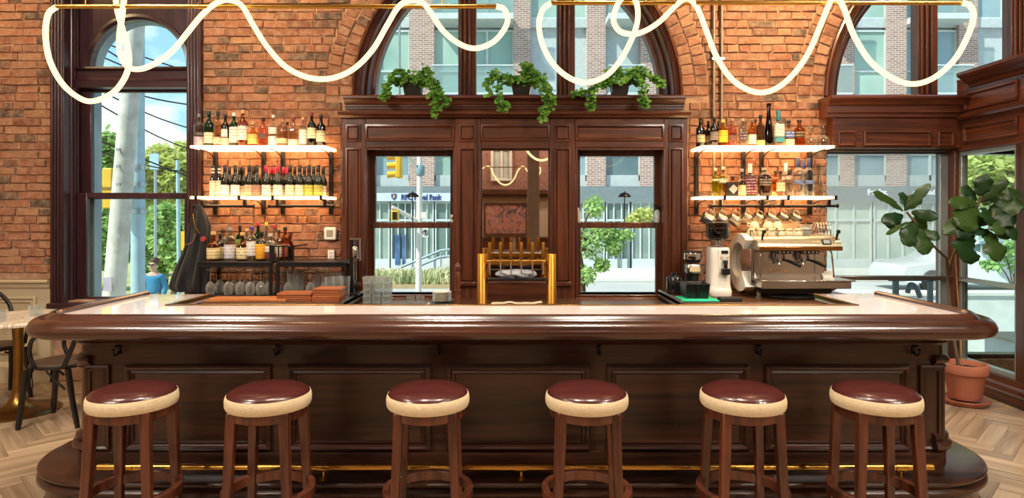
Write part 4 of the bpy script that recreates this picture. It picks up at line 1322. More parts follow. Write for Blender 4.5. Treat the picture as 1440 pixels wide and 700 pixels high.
# lever bottle opener / tall chrome tap by the rack
op = thing('lever_corkscrew', 'tall lever corkscrew with chrome rods between rack and mirror panelling', 'corkscrew', (-1.325, 5.45, CZ))
x0 = wx(499, 5.45)
MB().box(x0 - .05, x0 - .012, 5.46, 5.5, CZ, 1.36).build('back_post', M_BLACK, op, bevel=.004)
MB().box(x0 - .05, x0 + .035, 5.42, 5.5, CZ, CZ + .03).build('stand', M_BLACK, op, bevel=.004)
MB().cyl((x0 - .006, 5.44, .99), (x0 - .006, 5.44, 1.21), .0055, n=8).build('guide_rod', M_CHROME, op)
MB().cyl((x0 + .016, 5.44, .99), (x0 + .016, 5.44, 1.21), .0055, n=8).build('guide_rod', M_CHROME, op)
MB().lathe([(.012, 0), (.024, .01), (.026, .06), (.022, .09), (.012, .1)], 14, (x0 + .004, 5.44, 1.19)).build('head_casting', M_CHROME, op)
MB().box(x0 - .04, x0 + .045, 5.43, 5.45, 1.345, 1.362).box(x0 + .04, x0 + .048, 5.43, 5.45, 1.17, 1.362).cyl((x0 + .01, 5.44, 1.2), (x0 + .055, 5.44, 1.185), .005, n=8).build('lever', M_STEEL, op)
MB().lathe([(.02, 0), (.026, .02), (.02, .05), (.012, .07)], 14, (x0 + .004, 5.44, .93)).build('bottle_clamp', M_BLACK, op)

# clear plastic cups stacked in a block
cup = MB().lathe([(0, .003), (.028, .003), (.0355, .052), (.037, .052), (.030, 0), (0, 0)], 14).build('plastic_cup', M_TUMBLER)
tag(cup, '', 'cup', 'clear cups stacked in a block')
first = True
for zc in range(5):
    for yc in range(2):
        for xc in range(3):
            o = cup if first else copy_tree(cup)
            first = False
            o.location = (wx(516, 5.22) + xc * .0785 + RND.uniform(-.002, .002), 5.22 + yc * .085, CM + zc * .0525)
            o['label'] = 'clear cup in the stacked block, %s column, %s row, %s layer from the bottom' % (ORD[xc], ('front', 'back')[yc], ORD[zc])
# shot glasses, white box, saucers
for i, px in enumerate((574.5, 580, 588, 594.5)):
    tag(MB().lathe([(0, .01), (.012, .01), (.016, .055), (.018, .055), (.015, 0), (0, 0)], 12, (wx(px, 5.62), 5.62, CM)).build('shot_glass', M_TUMBLER, loc=(wx(px, 5.62), 5.62, CM)), 'small shot glass on the left window sill, %s of four' % ORD[i], 'glass', 'shot glasses')
bxw = thing('carton', 'small white carton lying between the shot glasses and the saucers', 'carton', (wx(599, 5.18), 5.18, CM))
MB().box(wx(590, 5.15), wx(601, 5.15), 5.14, 5.22, CM, CM + .04).build('box_shell', M_WHITEP, bxw, bevel=.002)
MB().obox((wx(606, 5.2), 5.2, CM + .035), (.06, .07, .004), Matrix.Rotation(.5, 3, 'Y')).build('open_flap', M_WHITEP, bxw)
tag(MB().box(wx(606, 5.5), wx(636, 5.5), 5.44, 5.62, CM, CM + .012).build('tray', pbr('blue_black', '16242c', .4), loc=(wx(621, 5.5), 5.53, CM), bevel=.004), 'dark blue tray under the stack of white saucers', 'tray')
for i in range(7):
    z = CM + .013 + i * .0125
    o = MB().lathe([(0, .0), (.045, .0), (.052, .004), (.081, .015), (.083, .018), (.05, .008), (0, .006)], 28, (wx(621, 5.5), 5.53, z)).build('saucer', M_WHITE, loc=(wx(621, 5.5), 5.53, z))
    tag(o, 'white saucer in the stack on the dark tray, %s from the bottom' % ORD[i], 'saucer', 'stacked saucers')
pm_ = thing('pepper_mill', 'tall turned wooden pepper mill between left window and taps', 'pepper mill', (wx(644, 5.4), 5.4, CM))
xm = wx(644, 5.4)
MB().lathe([(0, 0), (.03, 0), (.031, .02), (.026, .05), (.024, .09), (.026, .12), (.029, .125), (.029, .135), (.022, .14), (.023, .2), (.025, .25), (.02, .285), (.019, .29)], 18, (xm, 5.4, CM)).build('mill_body', M_STOOL, pm_, smooth=50)
MB().lathe([(.019, .291), (.023, .295), (.026, .31), (.027, .33), (.022, .348), (.01, .357), (.008, .362), (.006, .372), (0, .374)], 18, (xm, 5.4, CM)).build('mill_head', M_STOOL, pm_, smooth=50)
tag(MB().box(wx(656, 5.15), wx(664, 5.15), 5.12, 5.18, CM, CM + .008).box(wx(656, 5.15), wx(657, 5.15), 5.12, 5.18, CM, CM + .028).obox((wx(660, 5.15), 5.15, CM + .032), (.05, .06, .006), Matrix.Rotation(-.05, 3, 'Y')).build('card_holder', M_WHITEP, loc=(wx(660, 5.15), 5.15, CM)), 'small white folded card between pepper mill and beer tap tower', 'card')

# beer tap tower
tw = thing('beer_tap_tower', 'brass beer tap tower with six tap handles in front of the mirror', 'beer tap', (wx(726, 5.5), 5.5, CM))
BR = pbr('satin_brass', 'c08a3c', 0.38, 1.0, var=.1)
for px in (678.5, 775):
    x = wx(px, 5.5)
    MB().lathe([(.047, 0), (.047, .012), (.044, .018), (.044, .43), (.04, .435), (0, .435)], 24, (x, 5.5, CM)).build('column_post', BR, tw)
MB().box(wx(684, 5.5), wx(768, 5.5), 5.46, 5.54, 1.128, 1.175).build('crossbar', BR, tw, bevel=.01)
MB().box(wx(686, 5.5), wx(767, 5.5), 5.44, 5.56, 0.998, 1.013).build('drip_shelf', M_BLACK, tw, bevel=.003)
for px in (689, 704, 718.5, 733, 748.5, 763.5):
    x = wx(px, 5.46)
    tap = MB().cyl((x, 5.47, 1.15), (x, 5.41, 1.15), .009, n=10)
    tap.cyl((x, 5.415, 1.163), (x, 5.405, 1.10), .008, .007, n=10).cyl((x, 5.405, 1.10), (x, 5.40, 1.055), .006, .0065, n=10).lathe([(.011, 0), (.013, .01), (.009, .022)], 10, (x, 5.412, 1.18))
    tp = tap.build('faucet', M_CHROME, tw)
    MB().lathe([(.008, 0), (.0125, .012), (.0145, .05), (.0155, .138), (.014, .148), (0, .15)], 14, (x, 5.412, 1.178)).build('tap_handle', BR, tp)
mb = MB()


def crumple(u, v):
    a = 2 * PI * u
    r = 1 + .18 * math.sin(a * 5 + v * 9) + .1 * math.sin(a * 11 - v * 6)
    s_ = math.sin(PI * max(min(v, 1), 0))
    return (wx(726, 5.5) + math.cos(a) * .17 * s_ ** .4 * (1 + .05 * r), 5.5 + math.sin(a) * .045 * s_ ** .5 * r, 1.014 + .075 * v + .006 * math.sin(a * 7))


mb.grid(crumple, 48, 8)
tag(mb.build('plastic_bag', pbr('crumpled_film', 'c6cad2', .22, var=.3, scale=25), smooth=20, loc=(wx(726, 5.5), 5.5, 1.014)), 'crumpled clear plastic bag on the shelf of the beer tap tower', 'bag')
tag(MB().grid(lambda u, v: (wx(691 + 71 * u, 5.45) + .003 * math.sin(v * 9), 5.39 + .12 * v, CM + .014 + .01 * math.sin(u * 5) ** 2 + .004 * math.sin(u * 21)), 24, 4).box(wx(692, 5.45), wx(761, 5.45), 5.392, 5.505, CM, CM + .016).build('bar_towel', pbr('cream_towel', 'e8dcc0', .95, bump=.4, bscale=200), loc=(wx(726, 5.45), 5.45, CM)), 'folded cream towel lying under the beer tap tower', 'towel')

# ---- right side: canister, grinders, bin, cloth, espresso machine
cn = thing('canister', 'glossy black canister with a knobbed lid by the right window', 'canister', (wx(949, 5.6), 5.6, CZ))
xm = wx(949, 5.6)
MB().lathe([(.0, 0), (.072, 0), (.074, .006), (.074, .145), (.07, .152), (0, .152)], 28, (xm, 5.6, CZ)).build('pot', pbr('black_enamel', '111417', .15, coat=.6), cn)
MB().lathe([(.05, .152), (.048, .165), (.03, .17), (.03, .185), (.02, .19), (0, .19)], 22, (xm, 5.6, CZ)).build('lid', pbr('black_enamel', '111417', .15), cn)
sg = thing('coffee_grinder', 'small black and steel coffee grinder behind the black bin', 'grinder', (wx(974, 5.62), 5.62, CZ))
xm = wx(974, 5.62)
MB().box(xm - .07, xm + .07, 5.55, 5.72, CZ, CZ + .04).build('stand', M_BLACKP, sg, bevel=.008)
MB().lathe([(.05, .04), (.052, .15), (.06, .17), (.055, .2), (.04, .22), (0, .22)], 24, (xm, 5.64, CZ), sq=.3).build('motor_body', M_BLACKP, sg)
MB().lathe([(.066, .185), (.07, .2), (.07, .255), (.066, .262), (0, .262)], 24, (xm, 5.62, CZ), sq=.5).build('steel_front', M_STEEL, sg)
MB().box(xm - .045, xm + .045, 5.545, 5.552, CZ + .2, CZ + .245).build('badge_plate', pbr('cream_plate', 'd9c6a0', .4), sg)
MB().lathe([(.05, .27), (.075, .3), (.078, .36), (.075, .375), (.0, .375)], 24, (xm, 5.62, CZ)).build('hopper', M_BLACKP, sg)
tag(MB().lathe([(.078, .305), (.0795, .31), (.0795, .355), (.078, .36)], 24, (xm, 5.62, CZ)).build('hopper_ring', M_CHROME, sg), None)
tag(MB().box(wx(956, 5.2), wx(1006, 5.2), 5.09, 5.36, CZ + .001, CZ + .014).build('cloth', pbr('green_cloth', '17b26a', .85, col2='2cc9a8', scale=3, bump=.3, bscale=150), loc=(wx(980, 5.2), 5.2, CZ), bevel=.005), 'bright green cloth spread under the black knock box', 'cloth')
kb = thing('knock_box', 'open black box standing on the green cloth', 'box', (wx(975, 5.3), 5.3, CZ + .014))
xm, hw = wx(976, 5.3), .098
mb = MB()
mb.add([(xm - hw * .9, 5.20, CZ + .014), (xm + hw * .9, 5.20, CZ + .014), (xm + hw * .9, 5.36, CZ + .014), (xm - hw * .9, 5.36, CZ + .014), (xm - hw, 5.18, CZ + .135), (xm + hw, 5.18, CZ + .135), (xm + hw, 5.38, CZ + .135), (xm - hw, 5.38, CZ + .135),
        (xm - hw * .93, 5.19, CZ + .135), (xm + hw * .93, 5.19, CZ + .135), (xm + hw * .93, 5.37, CZ + .135), (xm - hw * .93, 5.37, CZ + .135), (xm - hw * .85, 5.21, CZ + .025), (xm + hw * .85, 5.21, CZ + .025), (xm + hw * .85, 5.35, CZ + .025), (xm - hw * .85, 5.35, CZ + .025)],
       [(3, 2, 1, 0)] + [(i, (i + 1) % 4, 4 + (i + 1) % 4, 4 + i) for i in range(4)] + [(4 + i, 4 + (i + 1) % 4, 8 + (i + 1) % 4, 8 + i) for i in range(4)] + [(8 + i, 8 + (i + 1) % 4, 12 + (i + 1) % 4, 12 + i) for i in range(4)] + [(12, 13, 14, 15)])
mb.build('bin_shell', M_BLACKP, kb, bevel=.003)
MB().box(xm - .01, xm + .01, 5.18, 5.185, CZ + .03, CZ + .12).build('rim_tab', M_BLACKP, kb)
tag(MB().box(wx(1008, 5.2), wx(1038, 5.2), 5.1, 5.2, CZ, CZ + .03).build('tamping_mat', pbr('rubber', '1c1a1a', .7), loc=(wx(1023, 5.2), 5.15, CZ), bevel=.004), 'thick black tamping mat in front of the white grinder', 'mat')

gr = thing('espresso_grinder', 'white coffee grinder with clear bean hopper beside the espresso machine', 'grinder', (wx(1010, 5.5), 5.5, CZ))
xm = wx(1010.5, 5.5)
MB().lathe([(0, 0), (.10, 0), (.103, .006), (.103, .05), (.097, .06), (.092, .10), (.088, .30), (.086, .40), (.08, .415), (0, .415)], 32, (xm, 5.52, CZ), sq=.35).build('housing', M_WHITE, gr)
MB().lathe([(.055, .41), (.055, .43), (.03, .435), (.03, .46), (.06, .47), (.06, .475)], 20, (xm, 5.52, CZ)).build('collar', M_CHROME, gr)
MB().lathe([(.05, .47), (.098, .50), (.1, .51), (.1, .62), (.097, .62), (.097, .512), (.05, .476)], 28, (xm, 5.52, CZ)).build('hopper', clear_glass('smoky_hopper', 'b9b3b3', edge=.4), gr, smooth=50)
MB().lathe([(0, .478), (.05, .48), (.094, .513), (.094, .575), (.05, .58), (0, .582)], 24, (xm, 5.52, CZ)).build('coffee_beans', pbr('beans', '20140f', .5, bump=.9, bscale=90), gr)
MB().lathe([(.1, .62), (.101, .623), (.1, .627), (0, .63)], 28, (xm, 5.52, CZ)).build('hopper_lid', clear_glass('smoky_hopper', 'b9b3b3', edge=.4), gr)
MB().add([(xm - .02, 5.425, CZ + .2), (xm + .07, 5.425, CZ + .2), (xm + .07, 5.425, CZ + .4), (xm - .03, 5.425, CZ + .4), (xm - .02, 5.44, CZ + .2), (xm + .07, 5.44, CZ + .2), (xm + .07, 5.44, CZ + .4), (xm - .03, 5.44, CZ + .4)],
         [(0, 1, 2, 3), (7, 6, 5, 4), (0, 4, 5, 1), (1, 5, 6, 2), (2, 6, 7, 3), (3, 7, 4, 0)]).build('front_plate', M_WHITE, gr, bevel=.004)
MB().box(xm, xm + .055, 5.418, 5.426, CZ + .365, CZ + .39).build('display', M_BLACKP, gr)
for q in (-.0, .05):
    MB().cyl((xm + q + .003, 5.425, CZ + .335), (xm + q + .003, 5.412, CZ + .335), .011, n=12).build('dial', pbr('cream_plate', 'd9c6a0', .4), gr)
MB().box(xm - .005, xm + .06, 5.38, 5.425, CZ + .19, CZ + .24).cyl((xm + .028, 5.4, CZ + .23), (xm + .028, 5.4, CZ + .3), .016, n=10).box(xm + .01, xm + .045, 5.39, 5.425, CZ + .285, CZ + .31).build('portafilter_fork', M_BLACKP, gr, bevel=.003)

em = thing('espresso_machine', 'two-group steel espresso machine with white curved side panels', 'espresso machine', (2.37, 5.5, CZ))
EX0, EX1 = 2.0, 2.70
CREAM = pbr('cream_metal', 'd9cdb0', .22, .75, var=.05)
MB().box(EX0 + .03, EX1 - .03, 5.48, 5.80, CZ + .12, CZ + .42).build('boiler_case', M_STEEL, em, bevel=.006)
bs = MB().box(EX0 + .035, EX1 - .035, 5.455, 5.48, CZ + .15, CZ + .38).build('splash_back', M_CHROME, em, bevel=.004)
sx, sz = 2.21, CZ + .205
sc = [(0, .03), (-.012, .04), (-.024, .03), (-.026, .012), (-.015, 0), (.0, .004), (.012, .016), (.022, .02), (.026, .008), (.036, .002), (.048, .018), (.058, .018), (.062, .004), (.074, .002), (.086, .018), (.098, .018), (.106, .004), (.12, .008), (.14, .014), (.17, .012)]
MB().tube(catmull([(sx + a, 5.452, sz + b_) for a, b_ in sc], 4), .0028, 6).build('script_emblem', BR, bs)
# curved top cap, extruded along the machine
cap = [(5.28, CZ + .405), (5.275, CZ + .43), (5.285, CZ + .455), (5.31, CZ + .49), (5.36, CZ + .512), (5.44, CZ + .518), (5.80, CZ + .518), (5.80, CZ + .40), (5.48, CZ + .40), (5.40, CZ + .395)]
tcap = MB().prism(cap, EX0 + .03, EX1 + .02, lambda u, v, h: (h, u, v)).build('top_cap', CREAM, em, smooth=35)
MB().prism([(5.27, CZ + .398), (5.27, CZ + .432), (5.30, CZ + .432), (5.30, CZ + .398)], EX0 + .04, EX1 + .025, lambda u, v, h: (h, u, v)).build('brass_band', pbr('copper_band', 'b07c4a', .25, 1.0), tcap, bevel=.004)
MB().obox((2.60, 5.293, CZ + .468), (.075, .012, .05), Matrix.Rotation(-.55, 3, 'X')).build('display_frame', M_BLACKP, tcap, bevel=.003)
MB().obox((2.60, 5.287, CZ + .470), (.052, .008, .034), Matrix.Rotation(-.55, 3, 'X')).build('display_glass', pbr('grey_screen', '98a0a8', .2), tcap)
for x in (EX0 + .075, EX1 - .01):
    MB().cyl((x, 5.31, CZ + .49), (x + .006, 5.29, CZ + .56), .008, .011, n=10).box(x - .004, x + .02, 5.28, 5.3, CZ + .54, CZ + .568).build('steam_lever', M_BLACKP, em)


def cpanel(x0, x1):
    cyy, czz = 5.53, CZ + .285
    outp, inp = [], []
    n = 26
    for i in range(n + 1):
        a = math.radians(128) - math.radians(256) * i / n
        # angle measured from the back (+y)
        wd = .10 - .045 * math.sin(PI * i / n) + .06 * (i / n) ** 2
        ro = .262
        outp.append((cyy + ro * 1.0 * math.cos(a), czz + .25 * math.sin(a)))
        inp.append((cyy + (ro - wd) * math.cos(a), czz + (.25 - wd) * math.sin(a)))
    mb = MB()
    for i in range(n):
        mb.prism([outp[i], outp[i + 1], inp[i + 1], inp[i]], x0, x1, lambda u, v, h: (h, u, v))
    return mb


cpanel(EX0 - .04, EX0 + .075).build('side_panel', M_WHITE, em, smooth=50)
cpanel(EX1 - .06, EX1 + .04).build('side_panel', M_WHITE, em, smooth=50)
MB().box(EX0 + .0, EX0 + .03, 5.36, 5.72, CZ + .12, CZ + .42).build('side_plate', M_CHROME, em, bevel=.004)
MB().box(EX0 + .03, EX1 + .06, 5.20, 5.56, CZ + .092, CZ + .150).build('drip_tray', M_STEEL, em, bevel=.006)
MB().box(EX0 + .04, EX1 + .09, 5.19, 5.50, CZ + .150, CZ + .160).build('drip_grate', M_CHROME, em, bevel=.003)
MB().box(EX0 + .05, EX1 - .05, 5.30, 5.75, CZ + .045, CZ + .092).build('under_pan', M_BLACK, em, bevel=.004)
MB().lathe([(0, 0), (.16, 0), (.17, .01), (.17, .022), (0, .03)], 32, (2.36, 5.32, CZ + .005), sx=1.35, sy=.6).build('drain_dish', M_BLACKP, em)
for x in (EX0 + .06, EX1 - .06):
    for y in (5.34, 5.74):
        MB().lathe([(.03, 0), (.032, .012), (.018, .02), (.018, .05)], 14, (x, y, CZ)).build('foot', M_STEEL, em)
for x in (2.255, 2.46):
    g_ = MB().cyl((x, 5.40, CZ + .40), (x, 5.40, CZ + .345), .042, .042, n=20).cyl((x, 5.40, CZ + .345), (x, 5.40, CZ + .325), .046, n=20).build('group_head', M_CHROME, em)
    pf = MB().cyl((x, 5.40, CZ + .325), (x, 5.40, CZ + .30), .043, .03, n=18).cyl((x, 5.40, CZ + .30), (x, 5.395, CZ + .275), .012, .014, n=10)
    pf.build('filter_basket', M_CHROME, g_)
    MB().tube([(x + .02, 5.37, CZ + .318), (x + .05, 5.31, CZ + .305), (x + .085, 5.25, CZ + .285), (x + .10, 5.225, CZ + .275)], [.008, .013, .016, .014], 10).build('filter_handle', M_BLACKP, g_)
    for q in range(4):
        MB().cyl((x - .05 + q * .033, 5.278, CZ + .385), (x - .05 + q * .033, 5.265, CZ + .385), .008, n=10).build('button', M_CHROME, em)
    MB().box(x - .075, x + .075, 5.28, 5.31, CZ + .37, CZ + .40).build('button_panel', M_BLACKP, em)
for x, k_ in ((EX0 + .06, -1), (EX1 - .05, 1)):
    MB().tube(catmull([(x, 5.36, CZ + .40), (x, 5.31, CZ + .38), (x + .005 * k_, 5.30, CZ + .30), (x + .01 * k_, 5.29, CZ + .19)], 5), .006, 8).cyl((x + .01 * k_, 5.29, CZ + .2), (x + .01 * k_, 5.289, CZ + .175), .008, n=8).build('steam_wand', M_CHROME, em)
mb = MB().tube([(EX0 + .02, 5.42, CZ + .56), (EX1 - .0, 5.42, CZ + .56)], .004, 6).tube([(EX0 + .02, 5.78, CZ + .56), (EX0 + .02, 5.42, CZ + .56)], .004, 6)
for x in (EX0 + .02, EX0 + .25, EX0 + .48, EX1):
    mb.cyl((x, 5.42, CZ + .515), (x, 5.42, CZ + .56), .004, n=6)
mb.build('cup_rail', M_CHROME, em)
# cups warming upside down on the machine
cp = thing('espresso_cup', '', 'cup', (0, 0, 0), 'cups warming on the espresso machine')
MB().lathe([(.041, 0), (.042, .003), (.037, .03), (.024, .052), (.02, .058), (.021, .062), (.018, .062), (.016, .058), (0, .058)], 22).build('bowl', pbr('cup_cream', 'ead9b6', .3, var=.05), cp)
MB().tube(catmull([(.034, 0, .015), (.055, 0, .02), (.056, 0, .04), (.034, 0, .042)], 5), .004, 6).build('handle', pbr('cup_cream', 'ead9b6', .3), cp)
first = True
spots_c = [(1057, 5.46, 0), (1071, 5.46, 0), (1085, 5.46, 0), (1098, 5.45, 0), (1110, 5.46, 0), (1122, 5.45, 0), (1064, 5.56, 0), (1078, 5.56, 0), (1092, 5.56, 0), (1061, 5.51, .06), (1080, 5.5, .06), (1094, 5.5, .06)]
for i, (px, d, up) in enumerate(spots_c):
    o = cp if first else copy_tree(cp)
    first = False
    o.location = (wx(px, d), d, CZ + .518 + up)
    o.rotation_euler = (0, 0, RND.uniform(0, 6))
    o['label'] = 'cream espresso cup upside down on the machine, ' + ('top layer, %s from the left' % ORD[i - 9] if up else ('front row, %s from the left' % ORD[i] if i < 6 else 'back row, %s from the left' % ORD[i - 6]))
jar = thing('glass_jar', 'squat clear glass of white sugar packets on the espresso machine', 'jar', (wx(1133, 5.5), 5.5, CZ + .518))
MB().lathe([(0, 0), (.045, 0), (.05, .09), (.047, .09), (.042, .006), (0, .006)], 20, (wx(1133, 5.5), 5.5, CZ + .518)).build('jar_glass', M_TUMBLER, jar)
MB().lathe([(0, .008), (.04, .008), (.044, .06), (0, .066)], 16, (wx(1133, 5.5), 5.5, CZ + .518)).build('contents', M_WHITEP, jar)
bt_ = thing('bread_bag', 'crumpled brown paper bag among the cups on the espresso machine', 'bag', (wx(1110, 5.6), 5.6, CZ + .518))
MB().grid(lambda u, v: (wx(1113, 5.62) + .085 * math.cos(2 * PI * u) * (1 - .25 * v), 5.65 + .05 * math.sin(2 * PI * u) * (1 - .3 * v), CZ + .521 + .105 * v + .012 * math.sin(11 * u + 4 * v)), 26, 5).build('paper', pbr('kraft', 'c79b6c', .8, bump=.6, bscale=30), bt_, smooth=20)
mr = thing('wire_rack', 'bent wire rack at the right end on top of the espresso machine', 'rack', (wx(1154, 5.5), 5.5, CZ + .518))
for q in range(5):
    x = wx(1144, 5.5) + q * .026
    MB().tube(catmull([(x, 5.42, CZ + .525), (x + .012, 5.44, CZ + .60), (x + .02, 5.5, CZ + .625), (x + .012, 5.56, CZ + .60), (x, 5.58, CZ + .525)], 5), .0035, 6).build('wire_hoop', M_CHROME, mr)
MB().cyl((wx(1142, 5.5), 5.42, CZ + .5235), (wx(1166, 5.5), 5.42, CZ + .5235), .004, n=6).cyl((wx(1142, 5.5), 5.58, CZ + .5235), (wx(1166, 5.5), 5.58, CZ + .5235), .004, n=6).build('base_wire', M_CHROME, mr)

# milk pitchers hanging from the rail on S-hooks


def pitcher(scale, label, x, z):
    t = thing('milk_pitcher', label, 'pitcher', (x, 5.75, z), 'steel milk pitchers hung in a row')
    rot = Matrix.Rotation(math.radians(-60), 4, 'Y')
    ctr = Vector((x, 5.75, z))

    def tr(mb):
        mb.v = [tuple(ctr + (rot @ (Vector(p) - Vector((0, 0, .05)) * scale))) for p in mb.v]
        return mb
    h, r = .10 * scale, .046 * scale
    tr(MB().lathe([(0, 0), (r * .97, 0), (r * 1.03, h * .06), (r * 1.02, h * .35), (r * .92, h * .75), (r * .98, h), (r * .93, h), (r * .87, h * .75), (r * .95, h * .35), (0, h * .06)], 26)).build('pitcher_body', M_STEEL, t, smooth=50)
    tr(MB().tube(catmull([(r * .9, 0, h * .85), (r * 1.55, 0, h * .9), (r * 1.6, 0, h * .4), (r * 1.0, 0, h * .25)], 5), .0045 * scale, 6)).build('pitcher_handle', M_STEEL, t)
    return t


for i, (px, py, s, hx) in enumerate(((995, 308.5, 1.12, 997), (1014, 309, 1.02, 1013), (1032.5, 309.5, 1.02, 1030.5), (1050, 307, .88, 1048.5), (1066, 307, .88, 1063.5), (1083.5, 308.5, 1.05, 1080), (1100, 306.5, .88, 1097.5), (1117.5, 308, .95, 1115.5))):
    x, z = wx(px, 5.75), wz(py, 5.75)
    o = pitcher(s, 'steel milk pitcher tilted on its hook, %s from the left' % ORD[i], x, z)
    xh = wx(hx, 5.75)
    hk = MB().tube(catmull([(xh - .004, 5.74, 1.628), (xh - .010, 5.735, 1.64), (xh, 5.75, 1.655), (xh + .008, 5.765, 1.64), (xh + .004, 5.755, 1.60), (xh - .004, 5.75, 1.575), (xh + .004, 5.748, z + .045 * s), (xh + .012, 5.75, z + .052 * s)], 4), .003, 6)
    tag(hk.build('hook', M_BLACK, loc=(xh, 5.75, 1.637)), 'black wire hook holding the %s milk pitcher' % ORD[i], 'hook', 'hooks of the milk pitchers')
xh = 1.79 + (1156 - 1000) * .0064
for i, px in enumerate((1149, 1155)):
    xh = wx(px, 5.75)
    tag(MB().tube(catmull([(xh - .008, 5.73, 1.642), (xh, 5.75, 1.655), (xh + .01, 5.765, 1.635), (xh - .004, 5.75, 1.60), (xh - .02, 5.74, 1.585), (xh - .028, 5.735, 1.60)], 5), .005, 6).build('hook', M_BLACK, loc=(xh, 5.75, 1.637)), 'empty thick black hook on the right rail, %s of two' % ORD[i], 'hook', 'empty hooks')

# black aprons hanging at the left
ap = thing('apron', 'black aprons hung in a bundle from the left end of the rail', 'apron', (wx(270, 5.68), 5.68, 1.63))
lev = [(289, 274, 280, .02), (296, 270, 284, .035), (304, 267, 288, .05), (318, 263, 293, .07), (338, 260, 293, .085), (356, 254, 293, .10), (374, 246, 292, .115), (390, 240, 291, .125), (402, 236, 290, .12), (407, 237, 289, .11), (410.5, 242, 288, .09)]
n = 90
vs = []
for j, (py, a, c, dep) in enumerate(lev):
    xa_, xb_ = wx(a, 5.62), wx(c, 5.62)
    xm, hw = (xa_ + xb_) / 2, (xb_ - xa_) / 2
    for i in range(n):
        t = 2 * PI * i / n
        f = 1 + .30 * math.sin(t * 7 + j * .35) * min(1, j / 2) + .14 * math.sin(t * 13 - j * .6)
        vs.append((xm + hw * math.cos(t) * (1 + .05 * math.sin(t * 9 + j * .4)), 5.66 + dep * .6 * math.sin(t) * f, wz(py, 5.62)))
fs = [(j * n + i, j * n + (i + 1) % n, (j + 1) * n + (i + 1) % n, (j + 1) * n + i) for j in range(len(lev) - 1) for i in range(n)] + [tuple(range(n - 1, -1, -1)), tuple(range((len(lev) - 1) * n, len(lev) * n))]
MB().add(vs, fs).build('apron_cloth', pbr('black_canvas', '15141a', .8, bump=.3, bscale=180, sheen=.2), ap, smooth=60)
MB().tube(catmull([(wx(270, 5.6), 5.62, wz(300, 5.6)), (wx(272, 5.6), 5.61, wz(312, 5.6)), (wx(277, 5.6), 5.605, wz(324, 5.6)), (wx(281, 5.6), 5.61, wz(328, 5.6))], 5), .006, 6).build('strap_clip', M_BRASS, ap)
MB().tube(catmull([(wx(262, 5.6), 5.60, wz(344, 5.6)), (wx(272, 5.6), 5.585, wz(340, 5.6)), (wx(276, 5.6), 5.59, wz(328, 5.6))], 5), .004, 6).build('seam_piping', pbr('tan_cord', '8a6a4a', .7), ap)
MB().cyl((wx(285, 5.58), 5.60, wz(336, 5.58)), (wx(285, 5.58), 5.585, wz(336, 5.58)), .022, n=20).build('round_badge', pbr('red_enamel', 'a8323c', .4), ap)
MB().tube([(wx(277, 5.68), 5.72, 1.62), (wx(277, 5.68), 5.745, 1.66), (wx(279, 5.68), 5.78, 1.64)], .008, 6).build('hanging_loop', pbr('black_canvas', '15141a', .8), ap)

# wall fittings
th = thing('thermostat', 'white square thermostat on the brick beside the mirror panelling', 'thermostat', (wx(465, 5.97), 5.99, wz(328, 5.97)))
x, z = wx(464.5, 5.97), wz(328.5, 5.97)
MB().box(x - .058, x + .058, 5.955, 5.99, z - .06, z + .06).build('case', M_WHITE, th, bevel=.016, seg=3)
MB().box(x - .032, x + .028, 5.951, 5.956, z - .026, z + .034).build('screen', pbr('thermo_screen', '9a958c', .3), th)
ol = thing('wall_outlet', 'small white outlet plate on the brick under the thermostat', 'outlet', (wx(465, 5.97), 5.99, wz(358, 5.97)))
x, z = wx(465.5, 5.97), wz(358, 5.97)
MB().box(x - .03, x + .03, 5.965, 5.99, z - .042, z + .042).build('plate', M_WHITE, ol, bevel=.004)
MB().box(x - .012, x + .012, 5.962, 5.966, z + .006, z + .026).box(x - .012, x + .012, 5.962, 5.966, z - .026, z - .006).build('sockets', pbr('ivory', 'cfc8b8', .4), ol)
for i, px in enumerate((1004.5, 1015.5)):
    x = wx(px, 5.96)
    c_ = thing('conduit_pipe', 'grey steel conduit running up the brick, %s of the pair' % ('left' if i == 0 else 'right'), 'pipe', (x, 5.96, 1.2), 'conduits')
    MB().cyl((x, 5.965, 0.95), (x, 5.965, 4.69), .0125, n=12).build('pipe_run', pbr('galvanised', 'a89a84', .4, .8), c_)
    for z in (3.0, 1.62):
        MB().box(x - .022, x + .022, 5.95, 5.985, z, z + .02).build('pipe_clip', M_STEEL, c_)
# things standing on the meeting rails of the two sash windows
for i, (px, wl_) in enumerate(((580, 'left'), (878.5, 'right'))):
    x, d = wx(px, 6.02), 6.02
    zb, zt = wz(313, 6.05), wz(270, 6.02)
    lm = thing('mushroom_lamp', 'slim black mushroom lamp standing on the sash rail of the %s window' % wl_, 'lamp', (x, 6.03, zb), 'mushroom lamps')
    MB().cyl((x, 6.03, zb), (x, 6.03, zt - .03), .005, n=8).lathe([(.02, 0), (.02, .004), (.005, .01)], 14, (x, 6.03, zb)).build('lamp_stem', M_BLACK, lm)
    MB().lathe([(.058, -.046), (.060, -.044), (.055, -.03), (.04, -.014), (.02, -.005), (.006, -.002), (.005, .008), (0, .01), ], 24, (x, 6.03, zt)).build('lamp_shade', M_BLACK, lm)
x = wx(925, 6.0)
zb = wz(313, 6.02)
sb = thing('spray_bottle', 'white and steel spray bottle standing on the sash rail, right window', 'bottle', (x, 6.025, zb))
MB().lathe([(0, 0), (.026, 0), (.027, .004), (.027, .10), (.014, .118), (.012, .125)], 18, (x, 6.025, zb)).build('flask', pbr('frosted_white', 'd9dcdc', .3), sb)
